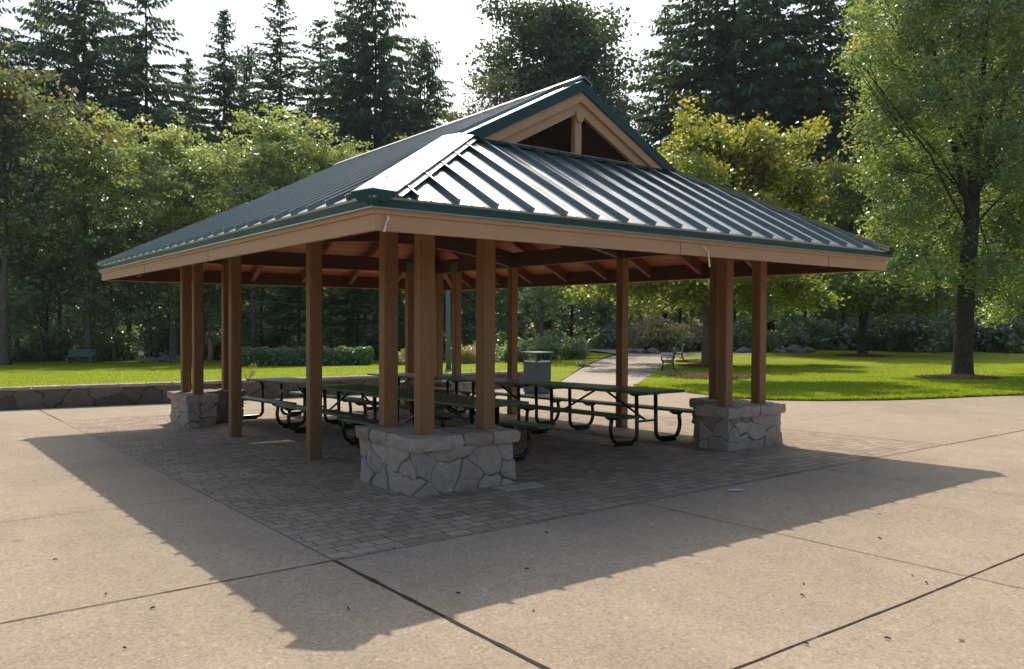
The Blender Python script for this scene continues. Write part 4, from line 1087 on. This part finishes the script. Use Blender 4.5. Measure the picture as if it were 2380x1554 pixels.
for px,d,ya,lb in [(1142,72,135,'thin sparse tree against the white sky left of the roof peak'),(1445,74,200,'thin sparse tree peeking out right of the roof peak'),(1085,74,230,'low wispy tree just above the ridge line')]:
    P=at(px,d); h=(742-ya)*d/FPX+2.1; plant('slender_tree',THIN,P,h/24,rr.uniform(0,6),lb,'tree','thin trees around the roof peak')
for i,(px,d,ya,lb) in enumerate([(205,57,208,'yellow-green alder topping out highest at left of the row'),(300,60,262,'alder with a low rounded top second in the row'),(405,57,238,'golden-topped alder left of the gap in the row'),(478,61,300,'small alder at the gap in the alder row'),(592,57,208,'tall alder right of the gap with a peaked golden crown'),(668,60,262,'alder with a lopsided crown behind the roof slope'),(765,58,280,'broad alder whose crown meets the left roof slope'),(850,62,318,'alder top just clearing the roof ridge'),(930,64,330,'last alder of the row, mostly hidden by the roof'),(140,62,330,'dull green alder low at left of the row')]):
    P=at(px,d); h=((742-ya)*d/FPX+CAM[2]-P[2])*.9; plant('alder_tree',ALD[i%3],P,h/18*(.95 if i%2 else 1.08),rr.uniform(0,6),lb,'tree','alders along the far lawn edge',sz=h/18)
P=at(10,52); plant('broadleaf_tree',LEFTB,P,.93,.3,'tall leafy tree with pale trunk at the left edge of the photo','tree')
# dark understorey trees
und=[(-80,59,11),(40,60,12),(110,59,10.5),(215,61,9.5),(265,59,10.5),(350,58.5,9.5),(400,60,9.5),(470,59,9),(540,60,9.5),(610,58,9),(655,60,10),(830,57,9),(900,58,10),(960,56,9),(1040,60,10),(1110,58,10),(1180,62,10),(1330,66,11),(1400,70,11),(1490,72,12),(1580,74,12),(1690,72,12),(1780,70,12),(1870,72,12),(1960,70,12),(2060,68,12),(2150,70,12),(2250,66,12),(2350,64,12),(2450,62,12)]
words=['at the far left edge','behind the small lawn tree','behind the far bench','left of the white sign','above the white sign','right of the white sign','left of the left pier posts','between the left pier posts','behind the leftmost posts','seen just right of the second single post','behind the hedge','behind the right end of the hedge','left of the three near posts','behind the near posts','behind the lamp post','right of the lamp post','behind the far single post','right of the clipped shrub','where the path turns','behind the pink-tinged shrubs','behind the bench pair','behind the maple trunk','behind the right pier posts','left of the second maple','behind the second maple','right of the second maple trunk','left of the ash trunk','behind the ash trunk','right of the ash trunk','at the right edge']
for i,((px,d,h),w) in enumerate(zip(und,words)):
    P=at(px,d); plant('understorey_tree',DRK[i%3],P,h/12*rr.uniform(.95,1.15),rr.uniform(0,6),'shady dark green understorey tree '+w,'tree','dark understorey trees at the wood edge',sz=h/12)
P=at(1260,49); plant('broadleaf_tree',DRK[1],P,.8,2.,'small dark tree with grey trunk beyond trash bin and clipped shrub','tree')
P=at(25,54); plant('young_tree',DRK[0],P,.42,2.,'small young tree on the lawn edge at far left, thin trunk','tree')
for px,d,h,lb in [(695,50,10.5,'soft blue-green pine behind the hedge, left one of two'),(808,53,9.5,'soft blue-green pine behind the hedge, right one of two')]:
    P=at(px,d); plant('pine_tree',PINE,P,h/11,rr.uniform(0,6),lb,'tree','pines behind the hedge')
# --- shrubs
def proto_shrub(mat,seed,dens=60,per=34,ln=.14,wd=.07,sig=.12,**kw):
    random.seed(seed); bl=[]
    for i in range(9):
        a=random.uniform(0,2*PI); q=random.uniform(.1,.65); s=random.uniform(.3,.5); bl.append(((math.cos(a)*q,math.sin(a)*q,random.uniform(.2,.75)),(s,s,s*.8)))
    me,_=crown_mesh('foliage',bl,mat,dens,per,sig,ln,wd,**kw)
    bm=bmesh.new()
    for i in range(7):
        a=random.uniform(0,2*PI); limb(bm,(0,0,-.1),(math.cos(a)*.6,math.sin(a)*.6,.6),.03,.01)
    bmesh.ops.recalc_face_normals(bm,faces=bm.faces); tm=bpy.data.meshes.new('stem'); bm.to_mesh(tm); bm.free(); tm.materials.append(M['bark'])
    return tm,me
SH_=[proto_shrub(M['rhodo'],61),proto_shrub(M['rhodo'],62),proto_shrub(M['dark'],63),proto_shrub(M['pinkshrub'],64)]
# right hand rhododendrons and shrubs behind the path: px, d, radius, height, proto, words
shr=[(1440,60,1.6,2.2,1,'left end of the bank across the path'),(1500,56,1.9,2.3,3,'rust-tinged, left of the maple trunk'),(1570,55,2.0,2.3,3,'rust-tinged, behind the nearer bench'),(1625,57,1.8,2.4,0,'behind the maple trunk'),(1710,56,1.9,2.4,1,'pale green, between the right pier posts'),(1770,57,1.7,2.0,0,'right of the right pier posts'),(1835,58,1.6,1.8,0,'at the gap in the shrub bank'),(1920,60,2.0,2.3,2,'left of the second maple trunk'),(1990,59,2.2,2.6,1,'behind the second maple trunk'),(2070,58,2.3,2.9,0,'right of the second maple trunk'),(2140,57,2.4,3.2,1,'tallest, left of the ash trunk'),(2220,58,2.3,2.8,0,'behind the ash trunk'),(2300,57,2.4,3.0,1,'right of the ash trunk'),(2380,56,2.4,2.8,0,'at the right edge'),(2460,55,2.4,3.0,1,'just past the right edge')]
for px,d,r,h,k,w in shr:
    P=at(px,d); plant('shrub',SH_[k],(P[0],P[1],P[2]-.05),r,rr.uniform(0,6),('rusty ' if k==3 else 'glossy dark ')+'shrub, '+w,'shrub','shrubs along the far edge of the right lawn',sz=h,names=('stem','foliage'))
for px,d,r,h,k,lb in [(1195,45,1.1,1.35,2,'rounded dark clipped shrub left of the small tree trunk'),(1262,46,1.2,1.4,2,'rounded dark clipped shrub behind the trash bin'),(1330,45,1.1,1.3,2,'rounded dark clipped shrub right of the trash bin'),(935,44,.8,1.0,3,'pale feathery shrub left of the lamp post'),(1095,44,.9,1.3,3,'pale green shrub right of the lamp post'),(1130,46,1.0,1.2,0,'dark shrub between lamp post and clipped shrubs'),(545,47,.7,.9,3,'pale scrubby bush at the left end of the hedge')]:
    P=at(px,d); plant('shrub',SH_[k],(P[0],P[1],P[2]-.05),r,rr.uniform(0,6),lb,'shrub','low shrubs beyond the lawn',sz=h,names=('stem','foliage'))
lowL=[(-60,60),(30,59),(95,60),(140,62),(235,60),(280,61),(360,59),(410,61),(450,60),(500,60),(540,61),(590,60),(650,61),(730,62),(800,62),(870,62),(940,62),(1010,60)]
lw=['at the far left edge','behind the young tree','left of the far bench','behind the far bench','right of the far bench','left of the white sign','right of the white sign','beside the rocks','left of left pier posts','between left pier posts','near the bare snag','left end behind hedge','behind the hedge left part','behind the hedge under the pine','behind the hedge right part','past the right end of hedge','left of lamp post in shade','behind the lamp post in shade']
for i,((px,d),w) in enumerate(zip(lowL,lw)):
    P=at(px,d); plant('shrub',SH_[(2,0,2,1)[i%4]],(P[0],P[1],P[2]-.05),rr.uniform(1.6,2.3),rr.uniform(0,6),'dark low shrub in the wood edge, '+w,'shrub','dark shrubs along the wood edge',sz=rr.uniform(1.5,2.7),names=('stem','foliage'))
# hedge of broad leaves
hd=empty('hedge',at(708,44)); tag(hd,'long low leafy green hedge across the far side of the lawn','hedge')
A=np.array(at(556,46.5)); B=np.array(at(860,45)); n=26000
t=rng.uniform(0,1,n); X=A+(B-A)*t[:,None]
nv=unit(np.cross(B-A,[0,0,1.])); w=rng.uniform(-.6,.6,n); prof=1.05+.06*np.sin(t*41)+.05*np.sin(t*97)
hh=rng.uniform(.0,1,n)**.5*prof*(1-(np.abs(w)/.6)**4*.3)
C=X+nv*w[:,None]; C[:,2]=[zg(a,b) for a,b in C[:,:2]]+hh
me=leaf_mesh('foliage',C-np.array(hd.location),rdir(n)+np.array([0,0,.3]),rdir(n)+np.array([0,0,.7]),.17*rng.uniform(.6,1.3,n),.11*rng.uniform(.6,1.3,n),M['hedge'],rng.uniform(.1,.9,n)); link('foliage',me,hd)
bm=bmesh.new()
for i in range(40):
    q=A+(B-A)*(i+.5)/40-np.array(hd.location); z=zg(q[0]+hd.location[0],q[1]+hd.location[1])-hd.location[2]; limb(bm,(q[0],q[1],z-.05),(q[0]+random.uniform(-.2,.2),q[1]+random.uniform(-.2,.2),z+.5),.02,.008)
fin('stem',bm,M['bark'],hd)
# far wood, one mass
n=52000
px=rng.uniform(-500,2900,n); d=rng.uniform(92,120,n); P=CAM[None,:]+d[:,None]*(FH[None,:]+RT[None,:]*((px-1190)/FPX)[:,None])
hmax=12.5+3.0*np.sin(px*.021)+2*np.sin(px*.047+1); P[:,2]=-1.6+rng.uniform(0,1,n)**.8*hmax
me=leaf_mesh('far_woods',P,rdir(n),rdir(n)+np.array([0,0,.4]),1.15*rng.uniform(.6,1.4,n),.85*rng.uniform(.6,1.4,n),M['dark'],rng.uniform(0,.6,n)); tag(link('far_woods',me),kind='stuff')
n=26000  # unseen ring of trees added to darken reflections on the roof
an=rng.uniform(0,2*PI,n); rad=rng.uniform(62,85,n); hx=14+4*np.sin(an*9)+2*np.sin(an*23)
P=np.stack([CAM[0]+np.cos(an)*rad,CAM[1]+np.sin(an)*rad,0*an],1); va=(P-CAM)@FH/rad; ok=va<.55; P=P[ok]; P[:,2]=-.5+rng.uniform(0,1,ok.sum())*hx[ok]; n=len(P)
me=leaf_mesh('unseen_woods',P,rdir(n),rdir(n)+np.array([0,0,.4]),1.3*rng.uniform(.6,1.4,n),.95*rng.uniform(.6,1.4,n),M['dark'],rng.uniform(0,.6,n)); tag(link('unseen_woods',me),kind='stuff')
# ivy and undergrowth carpet at wood edge
n=48000
px=np.concatenate([rng.uniform(-300,1230,n//2),rng.uniform(1230,2700,n//2)]); d=np.where(px<1230,rng.uniform(60,78,n),rng.uniform(60,76,n)); P=CAM[None,:]+d[:,None]*(FH[None,:]+RT[None,:]*((px-1190)/FPX)[:,None])
P[:,2]=[zg(a,b) for a,b in P[:,:2]]; P[:,2]+=rng.uniform(0,1,n)**1.3*(1.1+.5*np.sin(px*.05)+.4*np.sin(px*.017))
me=leaf_mesh('undergrowth',P,rdir(n),rdir(n)+np.array([0,0,1.]),.34*rng.uniform(.6,1.4,n),.22*rng.uniform(.6,1.4,n),M['dark'],rng.uniform(.1,1,n)); tag(link('undergrowth',me),kind='stuff')

# ------------------------------------------------------------------ mulch rings and chips
def mulch(cx,cy,r,f,seed):
    bm=bmesh.new(); N=28; c=bm.verts.new((cx,cy,f(cx,cy)+.13)); rings=[]
    for k,(q,h) in enumerate(((.35,.12),(.7,.085),(1.,.02))):
        R=[]
        for i in range(N):
            a=2*PI*i/N; e=r*q*(1+.14*noise.noise(Vector((math.cos(a)*1.5,math.sin(a)*1.5,seed)))); x,y=cx+math.cos(a)*e,cy+math.sin(a)*e
            R.append(bm.verts.new((x,y,f(x,y)+h)))
        rings.append(R)
    for i in range(N):
        bm.faces.new([c,rings[0][i],rings[0][(i+1)%N]])
        for a,b in zip(rings,rings[1:]): bm.faces.new([a[i],b[i],b[(i+1)%N],a[(i+1)%N]])
    tag(fin('mulch',bm,M['mulch'],smooth=True),kind='structure')
    n=700; a=rng.uniform(0,2*PI,n); q=np.sqrt(rng.uniform(0,1.15,n))*r; X=cx+np.cos(a)*q; Y=cy+np.sin(a)*q
    Z=np.array([f(x,y) for x,y in zip(X,Y)])+.02+.11*np.clip(1-q/r,0,1)+.015
    C=np.stack([X,Y,Z],1); U=rdir(n); U[:,2]*=.3
    me=leaf_mesh('bark_chips',C,U,rdir(n)*.5+np.array([0,0,1.]),rng.uniform(.06,.16,n),rng.uniform(.03,.06,n),M['chip'],rng.uniform(0,1,n)); tag(link('bark_chips',me),kind='stuff')
for k,(px,py,r) in enumerate([(2225,880,1.35),(1643,852,1.3),(2005,828,1.5),(1650,878,1.5),(1620,842,1.0)]):
    P=hit(px,py); mulch(P[0],P[1],r,lambda x,y:zg(x,y)+.03,k)
# ------------------------------------------------------------------ grass blades, near edges and nearer lawn
def blades(poly,f,n,hh,lim):
    xs=[p[0] for p in poly];ys=[p[1] for p in poly]
    out=[]
    while len(out)<n:
        k=n*4; X=rng.uniform(min(xs),max(xs),k);Y=rng.uniform(min(ys),max(ys),k)
        ins=np.zeros(k,bool); m=len(poly)
        for i in range(m):
            x0,y0=poly[i];x1,y1=poly[(i+1)%m]
            c=((y0>Y)!=(y1>Y)); xi=(x1-x0)*(Y-y0)/((y1-y0) if y1!=y0 else 1e-9)+x0
            ins^=c&(X<xi)
        dx,dy=X-CAM[0],Y-CAM[1]; d=dx*FH[0]+dy*FH[1]
        ins&=(d<lim)&(rng.uniform(0,1,k)<np.clip((16/np.maximum(d,1))**2,.05,1))
        out+=list(zip(X[ins],Y[ins]))
        if len(out)<50: break
    out=out[:n]; C=np.array([(x,y,f(x,y)) for x,y in out]); m=len(C)
    C[:,2]+=hh*.45; U=rng.normal(0,.35,(m,3))+np.array([0,0,1.]); Nn=rdir(m); Nn[:,2]*=.2
    return C,U,Nn,hh*rng.uniform(.7,1.4,m),.012*rng.uniform(.8,1.6,m)
G1=blades(RL,lambda x,y:zg(x,y)+.03,70000,.05,40)
G2=blades(LLp,zl,70000,.05,45)
def fringe(pts,f,n):
    P=np.array([tuple(hit(*q)[:2]) for q in pts]); seg=np.linalg.norm(np.diff(P,axis=0),axis=1); k=rng.choice(len(seg),n,p=seg/seg.sum()); t=rng.uniform(0,1,n)[:,None]
    XY=P[k]*(1-t)+P[k+1]*t+rng.normal(0,.035,(n,2)); C=np.array([(x,y,f(x,y)) for x,y in XY]); hh=rng.uniform(.05,.11,n); C[:,2]+=hh*.35
    Nn=rdir(n); Nn[:,2]*=.2
    return C,rng.normal(0,.5,(n,3))+np.array([0,0,1.]),Nn,hh,.014*rng.uniform(.8,1.6,n)
G3=fringe(front[:-1],lambda x,y:zg(x,y)+.015,22000)
G2=tuple(np.concatenate([a,b]) for a,b in zip(G2,G3))
me=leaf_mesh('grass',*[np.concatenate([a,b]) for a,b in zip(G1[:3],G2[:3])],np.concatenate([G1[3],G2[3]]),np.concatenate([G1[4],G2[4]]),M['blade'],rng.uniform(0,1,len(G1[0])+len(G2[0])))
tag(link('grass',me),kind='stuff')
# ------------------------------------------------------------------ rocks, snag, flowers, weed
def rockmesh(seed):
    bm=bmesh.new(); bmesh.ops.create_icosphere(bm,subdivisions=3,radius=1)
    for v in bm.verts:
        f=1+.35*noise.fractal(v.co*1.3+Vector((seed,0,0)),.9,2,4); v.co=v.co*f; v.co.z*=.55
    bmesh.ops.recalc_face_normals(bm,faces=bm.faces); me=bpy.data.meshes.new('rock'); bm.to_mesh(me); bm.free(); me.materials.append(M['rock']); return me
RK=[rockmesh(i*7.3) for i in range(3)]
for i,(px,d,s,lb) in enumerate([(390,56,.7,'low grey boulder right of the white sign'),(415,56.5,.55,'smaller grey rock beside the boulder near the white sign'),(635,55,.6,'grey rock at left end behind the hedge'),(350,56,.5,'grey rock below the white sign'),(1845,53,.75,'largest pale boulder at the shrub gap'),(1815,54,.5,'boulder just left of largest one at the shrub gap'),(1875,54,.5,'boulder just right of the largest one at the shrub gap'),(1730,54,.5,'rock on the bed right of the right pier posts'),(1490,52,.4,'rock edging the bed left of the bench pair'),(1520,52,.45,'rock edging the bed right behind the bench pair'),(1465,52.5,.4,'leftmost rock edging the bed across the path')]):
    P=at(px,d); o=link('rock',RK[i%3],None,(P[0],P[1],P[2]+.1)); o.scale=(s,s,s); o.rotation_euler=(0,0,i*1.3); tag(o,lb,'rock','rocks edging the planting beds')
P=at(489,57); bm=bmesh.new(); tube(bm,[(0,0,-.2),(.02,0,.5),(-.03,.02,1.1),(.0,0,1.55)],[.2,.16,.13,.05],9); sn=fin('tree_snag',bm,M['snag'],loc=(P[0],P[1],P[2]+.25),smooth=True); tag(sn,'bare broken orange-brown snag standing between the left posts','tree snag')
P=hit(1352,852); n=60; off=rng.normal(0,.14,(n,3)); off[:,2]=rng.uniform(.1,.25,n); fl=empty('flower_patch',(P[0],P[1],P[2])); tag(fl,'small clump of white flowers in grass beside the path','flowers')
link('petals',leaf_mesh('petals',off,rdir(n),rdir(n)+np.array([0,0,1.]),.09,.08,M['flower'],rng.uniform(0,1,n)),fl); off=rng.normal(0,.16,(200,3)); off[:,2]=rng.uniform(0,.15,200); link('foliage',leaf_mesh('foliage',off,rdir(200),rdir(200),.1,.05,M['hedge'],rng.uniform(0,1,200)),fl)
P=at(576,20.6,zl); wd_=empty('weed',(P[0],P[1],P[2])); tag(wd_,'tall pale yellow-green weed growing at the top of the low wall','weed')
bm=bmesh.new(); pts=[]
for i in range(9):
    a=random.uniform(0,2*PI); e=Vector((math.cos(a)*random.uniform(.1,.32),math.sin(a)*random.uniform(.1,.32),random.uniform(.25,.62))); limb(bm,(0,0,0),e,.008,.004,0,3,4); pts.append(e)
fin('stem',bm,M['weed'],wd_); C=np.concatenate([np.array(e)*(.55+.45*q/23)+rng.normal(0,.04,3) for e in pts for q in range(24)]).reshape(-1,3); link('flower_head',leaf_mesh('flower_head',C,rdir(len(C)),rdir(len(C)),.035,.025,M['weed'],rng.uniform(0,1,len(C))),wd_)
# young sapling inside the wood edge, sunlight put into its leaf colour
P=at(395,54); sp=empty('sapling',P); tag(sp,'slender sapling with bright sunlit yellow-green leaves left of the pavilion','tree')
cl=[]
for px,py,k in ((392,470,5),(402,495,5),(388,510,4),(405,705,4),(408,735,4),(398,650,3)):
    c=pix(px,py,54)-np.array(P)
    for _ in range(k): cl.append(c+rng.normal(0,.28,3))
C,idx=clump_leaves(np.array(cl),16,.2,.6); link('crown',leaf_mesh('crown',C,rdir(len(C)),rdir(len(C))+np.array([0,0,.8]),.2,.15,M['bright'],rng.uniform(0,1,len(C))),sp)
bm=bmesh.new(); top=pix(396,470,54)-np.array(P); tube(bm,[(0,0,-.2),(.1,0,3),(0,.1,6),tuple(top)],[.08,.065,.045,.012],7,False)
for c in cl[::2]: limb(bm,Vector((top[0]*c[2]/top[2],top[1]*c[2]/top[2],max(.5,c[2]-.6))),c,.02,.006,0,3,4)
fin('trunk',bm,M['bark_pale'],sp)
# ------------------------------------------------------------------ things on the pavilion and the paving
def ribbon(pts,w,label):
    bm=bmesh.new(); prev=None
    for i,p in enumerate(pts):
        p=Vector(p); s=Vector((1,-.3*math.sin(i*1.7),.25*math.cos(i*2.1))).normalized(); a=bm.verts.new(p-s*w/2); b=bm.verts.new(p+s*w/2); c=bm.verts.new(p+s*w/2+Vector((0,-.004,0))); d=bm.verts.new(p-s*w/2+Vector((0,-.004,0)))
        cur=[a,b,c,d]
        if prev:
            for k in range(4): bm.faces.new([prev[k],prev[(k+1)%4],cur[(k+1)%4],cur[k]])
        else: bm.faces.new(cur)
        prev=cur
    bm.faces.new(prev[::-1]); o=fin('ribbon',bm,M['ribbon']); tag(o,label,'ribbon','ribbon scraps hanging from the front fascia'); return o
y=-ED+.035
ribbon([(-4.00,y,2.78),(-3.99,y-.012,2.765),(-4.0,y-.012,2.74),(-4.015,y-.01,2.71),(-4.02,y-.01,2.675),(-4.03,y-.008,2.64)],.02,'cream ribbon scrap hanging on the fascia at the near roof corner')
ribbon([(.02,y-.003,2.76),(.06,y-.012,2.73),(.10,y-.012,2.705),(.105,y-.012,2.66),(.12,y-.012,2.59),(.13,y-.01,2.53)],.022,'cream ribbon scrap dangling below the middle of the front fascia')
P=[H(1145,1135),H(1245,1122),H(1267,1131),H(1178,1143)]
bm=bmesh.new(); 
prism(bm,[(x,yv,zg(x,yv)+.004) for x,yv in P],(0,0,.012)); o=fin('plaque',bm,M['plaque'],None,.002); tag(o,'pale rectangular stone plaque set in pavers beside the near pier','plaque')
c=hit(1710,1140); bm=bmesh.new(); V=[]
for i in range(18):
    a=2*PI*i/18; e=1+.3*noise.noise(Vector((math.cos(a),math.sin(a),3))); x,yv=c[0]+math.cos(a)*.10*e,c[1]+math.sin(a)*.05*e-math.cos(a)*.03; V.append((x,yv,zg(x,yv)+.008))
prism(bm,V,(0,0,.002)); o=fin('paint_spot',bm,M['stain']); tag(o,'pale white paint smear on shaded concrete right of the pavers','paint spot')
# loose bits on the concrete
bits=[(2045,1253,'t'),(1868,1357,'w'),(1865,1386,'t'),(2154,1357,'t'),(2120,1338,'w'),(2063,1487,'t'),(1873,1499,'t'),(355,1416,'t'),(246,1384,'t'),(128,1303,'t'),(810,1417,'t'),(1065,1382,'t'),(1270,1240,'t'),(1225,1325,'t'),(290,1600-90,'t'),(1240,1420,'w'),(2235,1490,'w'),(2180,1370,'w'),(2044,1195,'w'),(710,1120,'w')]
for i,(px,py,k) in enumerate(bits):
    P=hit(px,py); bm=bmesh.new(); a=random.uniform(0,PI); l=random.uniform(.010,.020)
    if k=='t': tube(bm,[(-l*math.cos(a),-l*math.sin(a),.006),(0,.006,.009),(l*math.cos(a),l*math.sin(a),.006)],[.003,.006,.003],5); o=fin('twig',bm,M['twig']); tag(o,'small dark twig bit lying on the concrete','twig','debris bits on the concrete')
    else:
        pl=[(l*math.cos(a+q)*e,l*math.sin(a+q)*e,.002) for q,e in ((0,1),(.9,.5),(2.2,.5),(PI,.9),(4.,.45),(5.3,.5))]; prism(bm,pl,(0,0,.004)); o=fin('dry_leaf',bm,M['litter']); tag(o,'small dry leaf lying on the concrete','leaf','dry leaves on the concrete')
    o.location=(P[0],P[1],zg(P[0],P[1])+.004)
# red cord loop hanging under the middle-left table
P=(-1.72,-.55); bm=bmesh.new(); z=zg(*P); pts=[(P[0]+.02*math.sin(i*.9),P[1]+.12*math.cos(2*PI*i/18),z+.2+.16*math.sin(2*PI*i/18)) for i in range(19)]; tube(bm,pts,.006,6); o=fin('cord',bm,M['redcord'],smooth=True); tag(o,'thin red cord loop hanging below a seat of the middle left table','cord')

# ------------------------------------------------------------------ thin summer haze
m=bpy.data.materials.new('haze'); m.use_nodes=True; nt=m.node_tree; nt.nodes.clear(); out=nt.nodes.new('ShaderNodeOutputMaterial')
pv=nt.nodes.new('ShaderNodeVolumePrincipled'); pv.inputs['Color'].default_value=(.82,.9,1,1); pv.inputs['Density'].default_value=.00018; pv.inputs['Anisotropy'].default_value=.3
nt.links.new(pv.outputs[0],out.inputs['Volume']); M['haze']=m
bm=bmesh.new(); box(bm,(20,30,24),(600,600,60)); tag(fin('haze',bm,m),kind='stuff')

# ------------------------------------------------------------------ light
w=bpy.data.worlds.new('World'); sc.world=w; w.use_nodes=True; nt=w.node_tree; nt.nodes.clear()
sk=nt.nodes.new('ShaderNodeTexSky'); sk.sky_type='NISHITA'; sk.sun_disc=False
sd=Vector((.380,.567,.768)).normalized(); el=math.asin(sd.z); azim=math.atan2(sd.x,sd.y)
sk.sun_elevation=el; sk.sun_rotation=azim; sk.altitude=100; sk.air_density=1.2; sk.dust_density=3.5; sk.ozone_density=1.
bg=nt.nodes.new('ShaderNodeBackground'); bg.inputs[1].default_value=.15; ow=nt.nodes.new('ShaderNodeOutputWorld')
nt.links.new(sk.outputs[0],bg.inputs[0]); nt.links.new(bg.outputs[0],ow.inputs[0])
ld=bpy.data.lights.new('sun','SUN'); ld.energy=3.5; ld.angle=math.radians(.53); ld.color=(1,.91,.76)
lo=bpy.data.objects.new('sun',ld); COL.objects.link(lo); lo.rotation_euler=sd.to_track_quat('Z','Y').to_euler(); lo.location=(20,30,40)
sc.view_settings.view_transform='Standard'; sc.view_settings.look='None'; sc.view_settings.exposure=.28; sc.view_settings.gamma=1
sc.cycles.max_bounces=8; sc.cycles.diffuse_bounces=4; sc.cycles.transmission_bounces=4; sc.cycles.transparent_max_bounces=4
